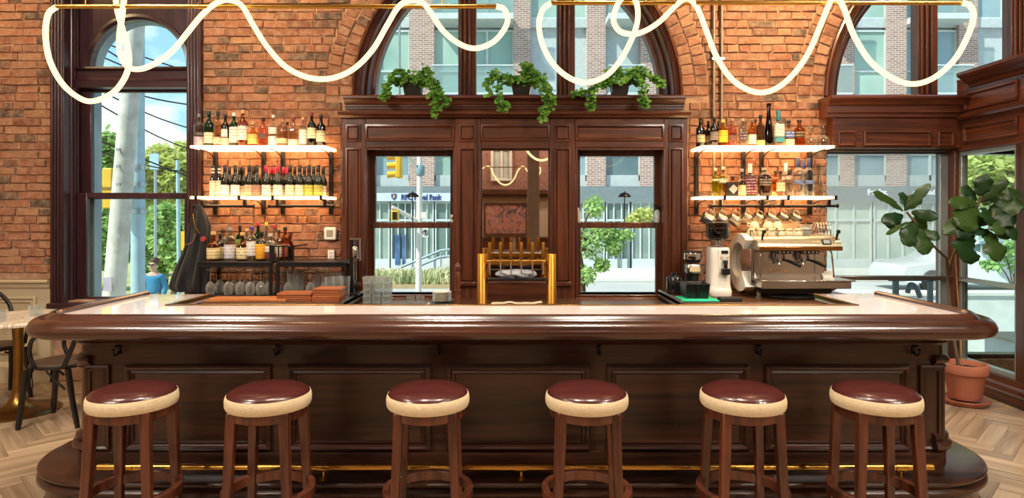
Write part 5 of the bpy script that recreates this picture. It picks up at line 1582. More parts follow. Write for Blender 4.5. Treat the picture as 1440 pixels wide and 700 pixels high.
MB().lathe([(.014, .122), (.015, .14), (.01, .145), (.01, .16), (0, .162)], 14, (x, 6.025, zb)).box(x - .03, x + .01, 6.018, 6.032, zb + .15, zb + .165).build('pump', M_BLACKP, sb)
x = wx(813.5, 6.0)
sb = thing('squeeze_bottle', 'small cream squeeze bottle on the sash rail beside the right window frame', 'bottle', (x, 6.025, zb))
MB().lathe([(0, 0), (.018, 0), (.019, .004), (.019, .10), (.01, .115)], 16, (x, 6.025, zb)).build('flask', pbr('cream_plate', 'd9c6a0', .4), sb)
MB().lathe([(.01, .112), (.012, .12), (.006, .14), (0, .145)], 12, (x, 6.025, zb)).build('cap', M_WHITE, sb)
x = wx(636.5, 6.0)
sb = thing('window_sensor', 'small white alarm sensor on the sash rail of the left window', 'sensor', (x, 6.025, zb))
MB().box(x - .018, x + .018, 6.01, 6.035, zb, zb + .075).build('case', M_WHITE, sb, bevel=.005)
MB().box(x - .008, x + .008, 6.006, 6.011, zb + .03, zb + .055).build('lens', M_BLACKP, sb)

# ================================================================== PLANTS
M_LEAF = []
for nm, c1, c2 in (('ivy_leaf', '4f8a34', '86b84e'), ('fig_leaf', '173a1c', '3f5a26'), ('tree_leaf', '8db566', 'bcd486'), ('tree_leaf_yellow', 'bfc970', 'e2e29a'), ('tree_leaf_dark', '78a664', 'a2c486')):
    m, nt = new_mat(nm)
    geo = nt.n('NewGeometry')
    oi = nt.n('ObjectInfo').outputs['Random']
    r = nt.math('FRACT', nt.math('ADD', geo.outputs['Random Per Island'], oi))
    c = nt.ramp(r, [(0.0, rgb(c1)), (1.0, rgb(c2))])
    d = nt.n('BsdfPrincipled', {'Base Color': c, 'Roughness': .38 if 'fig' in nm else .5})
    t = nt.n('BsdfTranslucent', {'Color': c})
    out(nt, nt.n('MixShader', {0: .3 if 'fig' in nm else .4, 1: d, 2: t}))
    M_LEAF.append(m)
M_IVY, M_FIG, M_TREE, M_TREEY, M_TREED = M_LEAF
M_BARK = pbr('bark', '5a4534', .9, bump=.5, bscale=40)


def leafquad(mb, c, dirv, up, L, W, bend=.2):
    d = Vector(dirv).normalized()
    s_ = d.cross(Vector(up))
    s_ = s_.normalized() if s_.length > 1e-4 else d.orthogonal().normalized()
    nrm = s_.cross(d)
    c = Vector(c)
    mb.add([c, c + d * L * .35 + s_ * W * .5 + nrm * L * bend * .3, c + d * L * .75 + s_ * W * .38, c + d * L - nrm * L * bend, c + d * L * .75 - s_ * W * .38, c + d * L * .35 - s_ * W * .5 + nrm * L * bend * .3],
           [(0, 1, 2, 3), (0, 3, 4, 5)])


def planter(px, wpx, label, strands, seed):
    rr = random.Random(seed)
    d = 5.86
    x = wx(px, d)
    z0 = 2.635
    t = thing('ivy_planter', label, 'potted plant', (x, d, z0), 'ivy planters on the ledge')
    hw = wpx * d / FOC / 2
    h = 16 * d / FOC
    mb = MB()
    lv = [(hw * .78, .05, 0), (hw, .065, h), (hw * 1.03, .068, h), (hw * 1.03, .068, h + .012), (hw * .92, .058, h + .012), (hw * .9, .055, h - .02)]
    vs = []
    for a, b_, z in lv:
        vs += [(x - a, d - b_, z0 + z), (x + a, d - b_, z0 + z), (x + a, d + b_, z0 + z), (x - a, d + b_, z0 + z)]
    mb.add(vs, [(3, 2, 1, 0)] + [(i * 4 + j, i * 4 + (j + 1) % 4, i * 4 + 4 + (j + 1) % 4, i * 4 + 4 + j) for i in range(len(lv) - 1) for j in range(4)] + [(20, 21, 22, 23)])
    mb.build('pot', M_BLACKP, t, bevel=.003)
    lf, vn = MB(), MB()
    top = z0 + h

    def leaf(p, out_, s):
        dv = Vector((rr.uniform(-1, 1) + out_[0], rr.uniform(-1.4, .2) + out_[1], rr.uniform(-1.1, .3)))
        leafquad(lf, p, dv, (rr.uniform(-.4, .4), -1, rr.uniform(.2, 1)), s, s * rr.uniform(.8, 1.05), .12)
    for _ in range(150):
        a = rr.uniform(0, 2 * PI)
        q = rr.random() ** .5
        p = (x + math.cos(a) * q * hw * 1.75, d - .02 + math.sin(a) * q * .10, top + .01 + (1 - q * q) * .13 * rr.uniform(.3, 1.1))
        leaf(p, (math.cos(a) * .4, 0), rr.uniform(.035, .055))
    for pts in strands:
        P = [Vector((wx(a, dd), dd, wz(b_, dd))) for a, b_, dd in pts]
        C_ = catmull(P, 8)
        vn.tube(C_, .003, 5)
        for i, p in enumerate(C_):
            for _ in range(4):
                leaf(p + Vector((rr.uniform(-.028, .028), rr.uniform(-.03, .01), rr.uniform(-.025, .025))), (0, -.2), rr.uniform(.032, .052))
    vn.build('vines', pbr('vine', '5d6b34', .7), t)['kind'] = 'stuff'
    lf.build('ivy_leaves', M_IVY, t, smooth=0)['kind'] = 'stuff'
    return t


planter(581, 27, 'leafy ivy in a black planter on the ledge, above the left sash window', [[(572, 118, 5.84), (556, 112, 5.8), (546, 122, 5.73), (542, 132, 5.7), (538, 137, 5.69)], [(590, 115, 5.84), (604, 108, 5.78), (612, 124, 5.7), (614, 142, 5.69), (613, 160, 5.69)],
         [(592, 118, 5.82), (612, 116, 5.74), (622, 134, 5.69), (631, 145, 5.69)], [(588, 112, 5.82), (600, 96, 5.78), (606, 112, 5.72), (608, 130, 5.7)], [(575, 112, 5.83), (562, 98, 5.8), (551, 110, 5.75)]], 3)
planter(733, 27, 'ivy with two long trailing strands in a black planter above the mirror', [[(724, 116, 5.84), (708, 106, 5.78), (700, 120, 5.7), (702, 140, 5.69), (708, 150, 5.69), (714, 148, 5.68)], [(722, 116, 5.82), (698, 104, 5.76), (688, 112, 5.7), (687, 130, 5.69)],
         [(742, 112, 5.84), (756, 104, 5.78), (764, 122, 5.7), (770, 142, 5.69), (765, 156, 5.69), (762, 170, 5.69)], [(742, 114, 5.82), (762, 114, 5.74), (774, 132, 5.69), (775, 148, 5.69)], [(735, 108, 5.84), (740, 92, 5.8), (750, 96, 5.78)]], 4)
planter(871, 25, 'ivy spreading sideways in a black planter, above the right sash window', [[(862, 114, 5.84), (846, 116, 5.78), (832, 126, 5.7), (830, 144, 5.69), (832, 152, 5.69)], [(862, 112, 5.82), (840, 120, 5.76), (820, 130, 5.72), (807, 131, 5.7)],
         [(880, 112, 5.84), (896, 104, 5.78), (903, 120, 5.7), (905, 138, 5.69), (904, 148, 5.69)], [(880, 112, 5.82), (904, 106, 5.78), (922, 112, 5.74), (928, 118, 5.72)], [(880, 110, 5.84), (892, 98, 5.82), (910, 102, 5.78)], [(872, 106, 5.84), (866, 96, 5.82), (856, 104, 5.8)]], 5)

# ---- fiddle-leaf fig
FX, FY = wx(1357, 5.30), 5.30
fig = thing('fiddle_leaf_fig', 'tall fiddle-leaf fig with big dark leaves in a terracotta pot by the right window', 'potted plant', (FX, FY, 0))
MB().lathe([(0, .045), (.112, .045), (.118, .06), (.146, .25), (.150, .255), (.163, .255), (.166, .262), (.167, .325), (.163, .332), (.150, .332), (.146, .325), (.14, .27)], 36, (FX, FY, 0)).build('terracotta_pot', M_TERRA, fig)
MB().lathe([(0, .0), (.15, .0), (.165, .008), (.182, .04), (.178, .045), (.17, .042), (.155, .018), (0, .016)], 36, (FX, FY, 0)).build('saucer', pbr('terracotta_glazed', 'a35a3e', .35, coat=.4), fig)
MB().lathe([(0, .295), (.10, .298), (.145, .285)], 24, (FX, FY, 0)).build('soil', M_DIRT, fig)


def P3(px, py, d):
    return Vector((wx(px, d), d, wz(py, d)))


base = Vector((FX - .05, FY, .28))
trunk = catmull([base, P3(1338, 450, 5.28), P3(1333, 395, 5.25), P3(1331, 363, 5.2)], 8)
trk = MB().tube(trunk, [.0135 - .004 * i / (len(trunk) - 1) for i in range(len(trunk))], 10)
trk.tube(catmull([P3(1331, 363, 5.2), P3(1315, 348, 5.15), P3(1296, 325, 5.1), P3(1283, 308, 5.06), P3(1275, 298, 5.05)], 6), .009, 8)
trk.tube(catmull([P3(1333, 380, 5.22), P3(1342, 355, 5.2), P3(1362, 320, 5.15), P3(1375, 288, 5.1), P3(1380, 275, 5.08)], 6), .011, 8)
trk.build('trunk', pbr('fig_bark', '6b5a45', .8, bump=.4, bscale=60), fig, smooth=60)
MB().cyl(Vector((FX - .01, FY + .02, .28)), P3(1342, 330, 5.26), .005, n=8).build('bamboo_cane', pbr('bamboo', 'b98a5c', .5), fig)


def fig_leaf(b, tip, w, face=(0, -1, .3), curl=.12):
    b, tip = Vector(b), Vector(tip)
    d = tip - b
    L = d.length
    d.normalize()
    f = Vector(face)
    s_ = d.cross(f)
    s_ = s_.normalized() if s_.length > .05 else d.orthogonal().normalized()
    nm = s_.cross(d)

    def pt(u, v):
        prof = (math.sin(PI * min(1, v * .97 + .03)) ** .55) * (.62 + .5 * v) * (1 - .18 * math.exp(-((v - .42) / .12) ** 2))
        q = (u - .5) * 2
        wave = .06 * math.sin(v * 13 + (3 if u > .5 else 0)) * abs(q) ** 2 - .032 * math.cos((v - abs(q) * .22) * 46) * (1 - v * .4) + .10 * abs(q)
        return b + d * L * v + s_ * q * w * .5 * prof + nm * (L * curl * (4 * v * (1 - v)) * .6 - abs(q) ** 1.5 * w * .16 + wave * w)
    mb = MB().grid(pt, 8, 24)
    o = mb.build('leaf', M_FIG, fig, smooth=80)
    return o


FL = [  # left cluster: base px,py,depth -> tip px,py,depth, width in px
    (1270, 296, 5.05, 1228, 270, 4.95, 15), (1272, 296, 5.05, 1308, 258, 5.0, 13), (1275, 294, 5.06, 1270, 270, 5.15, 18), (1278, 292, 5.06, 1292, 274, 5.15, 18), (1282, 298, 5.06, 1320, 306, 4.98, 15),
    (1270, 302, 5.05, 1240, 312, 5.0, 17), (1268, 308, 5.06, 1246, 318, 5.1, 14), (1284, 306, 5.06, 1304, 322, 5.1, 18), (1276, 312, 5.05, 1246, 330, 4.95, 7), (1288, 315, 5.06, 1272, 344, 4.98, 24),
    (1292, 320, 5.08, 1300, 358, 4.98, 27), (1296, 324, 5.08, 1322, 336, 5.02, 15), (1286, 312, 5.08, 1272, 336, 5.12, 20),
    # right cluster
    (1378, 276, 5.08, 1386, 246, 5.05, 22), (1374, 284, 5.08, 1335, 286, 5.0, 20), (1374, 282, 5.1, 1352, 262, 5.15, 22), (1380, 284, 5.08, 1418, 252, 5.0, 13), (1380, 286, 5.08, 1398, 272, 5.12, 20), (1372, 290, 5.06, 1326, 330, 4.98, 18),
    (1374, 292, 5.05, 1348, 318, 4.95, 34), (1384, 292, 5.06, 1392, 316, 4.96, 26), (1396, 292, 5.06, 1424, 318, 4.95, 28), (1400, 286, 5.06, 1440, 292, 4.95, 26), (1402, 282, 5.1, 1436, 270, 5.08, 22),
    (1362, 312, 5.1, 1356, 336, 5.02, 24), (1368, 318, 5.08, 1380, 330, 5.0, 26), (1362, 326, 5.05, 1358, 368, 4.93, 42), (1388, 324, 5.05, 1404, 368, 4.95, 32), (1398, 312, 5.06, 1424, 334, 5.0, 22), (1408, 306, 5.06, 1428, 338, 4.94, 16),
    (1366, 300, 5.14, 1342, 310, 5.2, 24), (1390, 300, 5.16, 1412, 296, 5.2, 26), (1376, 300, 5.14, 1370, 318, 5.16, 28), (1370, 308, 5.04, 1346, 334, 4.96, 20), (1392, 306, 5.04, 1408, 330, 4.94, 22)]
for k, (a, b_, d0, c, e, d1, w_) in enumerate(FL):
    rr = random.Random(k)
    fig_leaf(P3(a, b_, d0), P3(c, e, d1), w_ * 5.0 / FOC * 1.28, (rr.uniform(-.5, .5), -1, rr.uniform(.0, .7)), rr.uniform(.02, .16))

# ================================================================== TABLE AND CHAIRS AT THE LEFT
TX, TY = wx(26, 5.08), 5.08
tb_ = thing('cafe_table', 'round white-veined marble cafe table on a brass pedestal at the left', 'table', (TX, TY, 0))
m, nt = new_mat('veined_marble')
tc = nt.n('TexCoord').outputs['Object']
wv = nt.n('TexNoise', {'Vector': nt.n('Mapping', {0: tc, 3: (4, 9, 4)}), 'Scale': 1.6, 'Detail': 6.0, 'Distortion': 2.0})
out(nt, nt.n('BsdfPrincipled', {'Base Color': nt.ramp(wv.outputs[0], [(.40, rgb('e9ddcc')), (.49, rgb('e6d6c2')), (.52, rgb('8b6f62')), (.56, rgb('eadfce'))]), 'Roughness': .15}))
MB().lathe([(0, .715), (.395, .715), (.405, .72), (.41, .735), (.405, .75), (0, .752)], 56, (TX, TY, 0)).build('marble_top', m, tb_, smooth=30)
MB().lathe([(0, 0), (.285, 0), (.29, .008), (.275, .018), (.16, .03), (.085, .06), (.05, .12), (.038, .2), (.034, .3), (.034, .66), (.06, .70), (.07, .715), (0, .715)], 40, (TX, TY, 0)).build('pedestal', M_DBRASS, tb_, smooth=50)
for i, (px, d, s) in enumerate(((47, 5.1, 1), (3, 4.85, .9))):
    x = wx(px, d)
    tag(MB().lathe([(0, .008), (.026 * s, .008), (.033 * s, .085), (.0345 * s, .085), (.029 * s, 0), (0, 0)], 18, (x, d, .752)).build('water_glass', M_TUMBLER, loc=(x, d, .752)), 'small clear water glass on the marble table, ' + ('farther one' if i == 0 else 'nearer one at its left'), 'glass', 'water glasses on the marble table')
x = wx(55, 5.14)
tag(MB().lathe([(0, .008), (.026, .008), (.033, .085), (.0345, .085), (.029, 0), (0, 0)], 18, (x, 5.14, .752)).build('water_glass', M_TUMBLER, loc=(x, 5.14, .752)), 'small clear water glass on the marble table, rightmost beside the bar end', 'glass', 'water glasses on the marble table')

M_BENT = pbr('black_bentwood', '0d0c0d', .3, coat=.2)


def bent_chair(label, x, y, rz):
    c = thing('bentwood_chair', label, 'chair', (0, 0, 0), 'black bentwood chairs')
    MB().lathe([(0, .455), (.15, .458), (.19, .462), (.2, .46), (.205, .45), (.2, .435), (.185, .43), (0, .43)], 32, (0, 0, 0), sx=1.0, sy=1.0).build('seat', pbr('chair_seat', '4b3a2e', .45), c, smooth=50)
    MB().lathe([(.19, .425), (.21, .428), (.212, .445), (.2, .45)], 32).build('seat_ring', M_BENT, c)
    for sx_ in (-1, 1):
        MB().tube(catmull([(sx_ * .17, -.15, .43), (sx_ * .185, -.165, .25), (sx_ * .20, -.19, 0)], 5), [.022] * 5 + [.02] * 5 + [.017], 10).build('leg', M_BENT, c)
        MB().tube(catmull([(sx_ * .17, .14, .43), (sx_ * .18, .175, .22), (sx_ * .19, .22, 0)], 5), [.021] * 5 + [.019] * 5 + [.016], 10).build('leg', M_BENT, c)
        MB().tube(catmull([(sx_ * .185, -.1, .30), (sx_ * .12, -.15, .38), (sx_ * .02, -.19, .415)], 5), .009, 8).build('brace', M_BENT, c)
        MB().tube(catmull([(sx_ * .185, .13, .28), (sx_ * .195, .05, .37), (sx_ * .195, 0, .42)], 5), .009, 8).build('brace', M_BENT, c)
    hoop = [(-.19, .12, .44), (-.20, .19, .60), (-.185, .235, .76), (-.11, .265, .87), (0, .27, .90), (.11, .265, .87), (.185, .235, .76), (.20, .19, .60), (.19, .12, .44)]
    MB().tube(catmull(hoop, 6), .017, 10).build('back_hoop', M_BENT, c, smooth=60)
    for sx_ in (-1, 1):
        MB().tube(catmull([(sx_ * .198, .17, .66), (sx_ * .225, .08, .69), (sx_ * .225, -.06, .67), (sx_ * .2, -.11, .56), (sx_ * .195, -.08, .45)], 6), .015, 10).build('arm', M_BENT, c, smooth=60)
    c.location = (x, y, 0)
    c.rotation_euler = (0, 0, rz)
    return c


bent_chair('black bentwood chair with curved arms, half behind the left end of the bar', wx(88, 4.86), 4.86, math.radians(-86))
bent_chair('black bentwood chair cut off at the left edge, behind the marble table', -4.39, 5.42, math.radians(56))

# ================================================================== OUTSIDE
GZ = -0.7
pv = pbr('pale_concrete', 'd6d2c8', .85, var=.08, scale=1.5)
tag(MB().box(-6.0, 60, 6.36, 60, GZ - .2, GZ).build('street', pbr('pale_asphalt', 'b4b3af', .85, var=.1, scale=.8)), kind='structure')
tag(MB().box(-6.0, 60, 21.2, 25.4, GZ, GZ + .14).build('sidewalk', pv, bevel=.02), kind='structure')
tag(MB().box(-6.0, 30, 6.36, 9.5, GZ, GZ + .1).build('near_sidewalk', pv, bevel=.02), kind='structure')
tag(MB().box(-60, -6.0, 6.36, 60, -1.5, -1.2).build('lawn', pbr('dry_grass', '8f9a5c', .95, col2='b3ad78', scale=1.5, bump=.5, bscale=8)), kind='structure')
tag(MB().box(-60, -6.0, 12.6, 14.6, -1.2, -1.18).build('path', pv), kind='structure')

# ---- building across the street
BY = 25.0
bl = thing('apartment_building', 'brick and glass apartment block with shops across the street', 'building', (7, BY, GZ))
nt_m, nt = new_mat('pale_brick_far')
tcn = nt.n('TexCoord').outputs['Object']
br = nt.n('TexBrick', {'Vector': nt.n('CombineXYZ', {0: nt.n('SeparateXYZ', {0: tcn}).outputs[0], 1: nt.n('SeparateXYZ', {0: tcn}).outputs[2]}), 'Color1': rgb('ab8678'), 'Color2': rgb('8f6a5d'), 'Mortar': rgb('c9beb4'), 'Scale': 1.0, 'Mortar Size': .012, 'Brick Width': .24, 'Row Height': .08})
out(nt, nt.n('BsdfPrincipled', {'Base Color': br.outputs[0], 'Roughness': .9}))
M_FB = nt_m
M_SPAN = pbr('grey_spandrel', 'b7bfbd', .6)
M_FG = pbr('far_window_glass', '7d9d92', .25, var=.25, scale=.35, spec=.4, col2='a8bfb0')
M_FGB = pbr('far_window_glass_blue', '75909a', .25, var=.25, scale=.35, spec=.4, col2='98adb0')
M_FGD = pbr('far_window_glass_dark', '3f5a5f', .12, var=.25, scale=.5, spec=.9, col2='5c777a')
M_FR = pbr('far_frame', 'c5cdca', .5)
fx_ = lambda px: (px - 720) * BY / FOC
fz_ = lambda py: EYE - (py - HY) * BY / FOC
MB().box(fx_(312), fx_(1600), BY + .25, BY + 9, GZ, fz_(-330)).build('core', M_SPAN, bl)
piers = [(312, 340), (418, 446), (507, 527), (576, 611), (722, 746), (825, 851), (900, 930), (1000, 1030), (1125, 1150), (1182, 1200), (1247, 1273), (1346, 1373), (1450, 1480), (1540, 1570)]
for a, c in piers:
    MB().box(fx_(a), fx_(c), BY - .1, BY + .3, fz_(262), fz_(-330)).build('brick_pier', M_FB, bl)
floors = [262, 150, 42, -66, -174]
rw = random.Random(5)
for fi, fy in enumerate(floors):
    MB().box(fx_(312), fx_(1590), BY + .05, BY + .3, fz_(fy - (4 if fi else 0)), fz_(fy - 16)).build('floor_band', M_SPAN, bl)
    for i in range(len(piers) - 1):
        a, c = piers[i][1], piers[i + 1][0]
        top, bot = fy - 108, fy - (16 if fi else 8)
        if c - a < 12:
            continue
        nn = max(1, round((c - a) / 38))
        rec = (i in (4, 8, 11) and fi % 2 == 1) or (i == 5 and fi in (1, 2))
        w_ = MB()
        dy = .9 if rec else .0
        z0, z1 = fz_(bot), fz_(top)
        for q in range(nn + 1):
            xx = fx_(a + (c - a) * q / nn)
            w_.box(xx - .045, xx + .045, BY + .05 + dy, BY + .2 + dy, z0, z1)
        for zz in (z0, z0 + (z1 - z0) * .36, z1 - .06):
            w_.box(fx_(a), fx_(c), BY + .06 + dy, BY + .19 + dy, zz, zz + .07)
        fr = w_.build('window', M_FR, bl, smooth=0)
        g = M_FGD if (i == 5 and fi == 0) else rw.choice((M_FG, M_FG, M_FGB)) if i < 9 else rw.choice((M_FGB, M_FGB, M_FG))
        for q in range(nn):
            MB().box(fx_(a + (c - a) * q / nn) + .045, fx_(a + (c - a) * (q + 1) / nn) - .045, BY + .12 + dy, BY + .14 + dy, z0 + .07, z1 - .06).build('pane', g, fr, smooth=0)
        if i in (3, 5, 8, 10) and fi in (1, 2, 3):
            bz = fz_(fy - 14)
            mb = MB().box(fx_(a), fx_(c), BY - .9, BY + .1, bz - .22, bz)
            bal = mb.build('balcony', M_FR, bl)
            MB().box(fx_(a), fx_(c), BY - .9, BY - .88, bz, bz + 1.0).build('glass_guard', clear_glass('balcony_glass', 'cfe3e4', haze=.25), bal, smooth=0)
            MB().box(fx_(a), fx_(c), BY - .92, BY - .86, bz + 1.0, bz + 1.05).build('guard_rail', M_FR, bal)
# shop fronts
MB().box(fx_(312), fx_(1590), BY - .15, BY + .25, fz_(284), fz_(262)).build('sign_band', pbr('sign_band_grey', '788284', .6), bl)
MB().box(fx_(522), fx_(660), BY - .22, BY - .14, fz_(283), fz_(271.5)).build('sign_board', pbr('bank_sign', 'c9d1da', .5), bl)
shop = MB()
glz = [pbr('shop_glass', '74867f', .25, scale=.5, col2='a0ae9f', spec=.4), pbr('shop_glass_dark', '4d605c', .25, scale=.6, col2='7d8f86', spec=.4), pbr('shop_glass_light', '98a89c', .25, scale=.6, col2='c0c9bb', spec=.4)]
for si, (a, c) in enumerate(((507, 548), (550, 580), (582, 610), (612, 660), (665, 720), (722, 800), (805, 850), (852, 885), (888, 925), (930, 1010), (1020, 1100), (1150, 1225), (1228, 1290), (1292, 1350), (1352, 1420), (1425, 1500), (318, 370), (375, 440), (445, 500))):
    fr = MB().rframe(fx_(a), fx_(c), GZ, fz_(284), .05, BY - .05, BY + .1, wbot=.5).build('shop_window', M_FR, bl, smooth=0)
    MB().box(fx_(a) + .05, fx_(c) - .05, BY + .02, BY + .04, GZ + .5, fz_(284) - .05).build('pane', glz[(0, 1, 0, 1, 2, 0, 0, 1, 0, 2, 0, 2, 2, 0, 2, 0, 1, 0, 2)[si]], fr, smooth=0)
    for q in range(1, 3):
        xm_ = fx_(a) + (fx_(c) - fx_(a)) * q / 3
        MB().box(xm_ - .025, xm_ + .025, BY - .04, BY + .09, GZ + .5, fz_(284)).build('mullion', M_FR, fr, smooth=0)
    MB().box(fx_(a), fx_(c), BY - .045, BY + .09, fz_(311), fz_(308)).build('transom_bar', M_FR, fr, smooth=0)
MB().rframe(fx_(868), fx_(885), GZ, fz_(318), .09, BY - .12, BY - .04).build('shop_door', pbr('door_grey', '6e7c80', .4), bl, smooth=0)
for a, c in ((556, 563), (566, 570)):
    MB().box(fx_(a), fx_(c), BY - .08, BY - .02, fz_(372), fz_(330)).build('window_poster', pbr('poster_blue', '4a6f9c', .5, col2='2d4a6e', scale=2), bl, smooth=0)


def text(body, px, py, hpx, col, parent, d, bold=0.0, width_px=None):
    cu = bpy.data.curves.new('lettering', 'FONT')
    cu.body = body
    cu.size = hpx * d / FOC / .70
    cu.extrude = .008
    cu.offset = bold
    o = bpy.data.objects.new('lettering', cu)
    COL.objects.link(o)
    o.parent = parent
    o.rotation_euler = (PI / 2, 0, 0)
    o.location = Vector((wx(px, d), d, wz(py, d))) - Vector(parent.location)
    cu.materials.append(col)
    bpy.context.view_layer.update()
    k = width_px * d / FOC / max(o.dimensions[0], 1e-3)
    me = bpy.data.meshes.new_from_object(o.evaluated_get(bpy.context.evaluated_depsgraph_get()))
    r = bpy.data.objects.new('lettering', me)
    COL.objects.link(r)
    r.parent, r.rotation_euler, r.location, r.scale = parent, o.rotation_euler, o.location, (k, 1, 1)
    bpy.data.objects.remove(o)
    r.name = 'lettering'
    return r


M_INK = pbr('bank_blue', '2b3f78', .5)
M_WLET = pbr('white_letters', 'f4f6f6', .5)
text('RBC Royal Bank', 564, 280.8, 7.2, M_INK, bl, BY - .23, .012, 57)
text('fetchy.', 1220, 274, 8.4, M_WLET, bl, BY - .16, .014, 29)
text('pet food -', 1284, 273.5, 7.0, M_WLET, bl, BY - .16, .012, 36)
# small shield emblem left of the bank's name
ex, ez, dd = fx_(555.5), fz_(277), BY - .23
sx_ = .10
MB().prism([(ex - sx_, ez + .12), (ex + sx_, ez + .12), (ex + sx_, ez - .02), (ex, ez - .13), (ex - sx_, ez - .02)], dd - .01, dd, lambda u, v, h: (u, h, v)).build('shield_emblem', M_INK, bl, smooth=0)
MB().prism([(ex - .06, ez + .09), (ex + .02, ez + .08), (ex + .05, ez + .02), (ex + .0, ez - .06), (ex - .05, ez - .02), (ex - .01, ez + .03)], dd - .02, dd - .01, lambda u, v, h: (u, h, v)).build('emblem_figure', pbr('emblem_gold', 'd9b24a', .5), bl, smooth=0)

# ---- street furniture seen through the left sash window
D = 12.0
tp = thing('traffic_pole', 'white street pole with a bracket arm and traffic signals, left sash window', 'pole', (wx(588, D), D, GZ))
MB().cyl((wx(588, D), D, GZ), (wx(591, D), D, wz(150, D)), .06, .05, n=14).build('shaft', M_WHITEP, tp)
MB().lathe([(.07, 0), (.085, .03), (.085, .17), (.06, .2)], 14, (wx(591, D), D, wz(247, D))).build('collar_box', pbr('grey_box', '7f9aa0', .5), tp)
MB().cyl((wx(590, D), D, wz(240, D)), (wx(572, D), D - .2, wz(214, D)), .03, n=8).build('arm', M_WHITEP, tp)
MB().cyl((wx(589, D), D, wz(312, D)), (wx(556, D), D - .3, wz(291, D)), .045, .03, n=8).build('arm', M_WHITEP, tp)
MB().box(wx(594, D), wx(601, D), D - .1, D, wz(307, D), wz(298, D)).build('control_box', M_WHITEP, tp)
sgn = MB().box(wx(595.5, D), wx(603.5, D), D - .13, D - .12, wz(333, D), wz(320, D)).build('sign_plate', M_WHITEP, tp)
MB().lathe([(.042, 0), (.052, 0), (.052, .006), (.042, .006), (.042, 0)], 20, (0, 0, 0)).build('tmp_ring', M_BLACKP, None)
ro = bpy.data.objects['tmp_ring']
ro.name = 'sign_ring'
ro.parent = sgn
ro.rotation_euler = (PI / 2, 0, 0)
ro.location = Vector((wx(599.5, D), D - .131, wz(326.5, D))) - Vector(tp.location)
x, z = wx(599.5, D), wz(326.5, D)
MB().box(x - .012, x + .0, D - .136, D - .13, z - .03, z + .03).box(x, x + .018, D - .136, D - .13, z + .008, z + .03).obox((x, D - .138, z), (.1, .004, .011), Matrix.Rotation(.78, 3, 'Y')).build('sign_mark', M_BLACKP, sgn, smooth=0)
YEL = pbr('signal_yellow', 'e8b62c', .45)


def signal(px0, px1, y0, y1, d, label, side):
    t = thing('traffic_signal', label, 'traffic light', (wx((px0 + px1) / 2, d), d, wz(y1, d)), 'traffic signals')
    xa, xb = wx(px0, d), wx(px1, d)
    za, zb_ = wz(y1, d), wz(y0, d)
    MB().box(xa, xb, d, d + .25, za, zb_).build('signal_case', YEL, t, bevel=.02)
    for k in range(3):
        zc = za + (zb_ - za) * (k + .5) / 3
        MB().tube([(xa + .02 if side < 0 else xb - .02, d + .12, zc), ((xa - .16) if side < 0 else (xb + .16), d + .12, zc - .02)], [.055, .06], 12).build('visor', YEL, t)
    MB().cyl((xa + .05, d + .12, zb_), (xa + .05, d + .12, zb_ + 3.6), .02, n=8).build('hanger', M_STEEL, t)
    return t


signal(556, 563.5, 212, 250, 11.0, 'yellow traffic signal hanging sideways in the left sash window', -1)
t = thing('walk_signal', 'small yellow pedestrian signal on the bracket arm of the white pole', 'traffic light', (wx(558, 11.8), 11.7, wz(309, 11.8)))
MB().box(wx(551, 11.7), wx(561, 11.7), 11.6, 11.75, wz(310, 11.7), wz(296, 11.7)).build('signal_case', YEL, t, bevel=.01)
MB().box(wx(552, 11.6), wx(558, 11.6), 11.585, 11.6, wz(308.5, 11.6), wz(298, 11.6)).build('signal_face', M_BLACKP, t)
# stair railing and planting
st_ = thing('stair_railing', 'sloping grey steel stair railing across the street', 'railing', (wx(580, 20), 20, GZ))
rl = [(524, 392, 20.5), (620, 352, 20.5), (640, 350, 20.5)]
for dz in (0, 9):
    MB().tube([P3(a, b_ + dz, d) for a, b_, d in rl], .045, 8).build('rail', M_ALU, st_)
for px, py in ((548, 382), (580, 369), (612, 355), (620, 352), (634, 351)):
    p = P3(px, py, 20.5)
    MB().cyl(p, (p[0], p[1], GZ + .1), .03, n=8).build('rail_post', M_ALU, st_)
for i in range(5):
    a = 598 + i * 8
    MB().box(wx(a, 20.6), wx(a + 46 - i * 8, 20.6), 20.4, 20.9, wz(397 - i * 7, 20.6), wz(390 - i * 7, 20.6)).build('stone_step', pv, st_)
mb = MB()
rr = random.Random(8)
for i in range(1300):
    px = rr.uniform(505, 645)
    d = rr.uniform(19.4, 20.3)
    p = Vector((wx(px, d), d, GZ + .1))
    h_ = rr.uniform(.12, .55)
    leafquad(mb, p, (rr.uniform(-.4, .4), rr.uniform(-.4, .4), 1), (rr.uniform(-1, 1), rr.uniform(-1, 1), 0), h_, .05, .1)
tag(mb.build('ornamental_grass', pbr('straw_grass', 'ddd2a4', .8, col2='b4bf84', scale=3), smooth=0), kind='stuff')
tag(MB().box(-6, wx(660, 19), 19.3, 20.6, GZ, GZ + .12).build('planting_bed', pbr('bed_soil', 'b09a70', .95)), kind='structure')


# ---- trees


def foliage(n, blobs, size, seed):
    rr = random.Random(seed)
    mb = MB()
    for _ in range(n):
        bx_, by_, bz_, rx, ry, rz_ = rr.choice(blobs)
        u = Vector((rr.gauss(0, 1), rr.gauss(0, 1), rr.gauss(0, 1))).normalized() * (rr.random() ** .4)
        p = (bx_ + u.x * rx, by_ + u.y * ry, bz_ + u.z * rz_)
        leafquad(mb, p, (rr.uniform(-1, 1), rr.uniform(-1, 1), rr.uniform(-1, .6)), (rr.uniform(-1, 1), rr.uniform(-1, 1), 1), size * rr.uniform(.6, 1.3), size * rr.uniform(.5, .9), .15)
    return mb


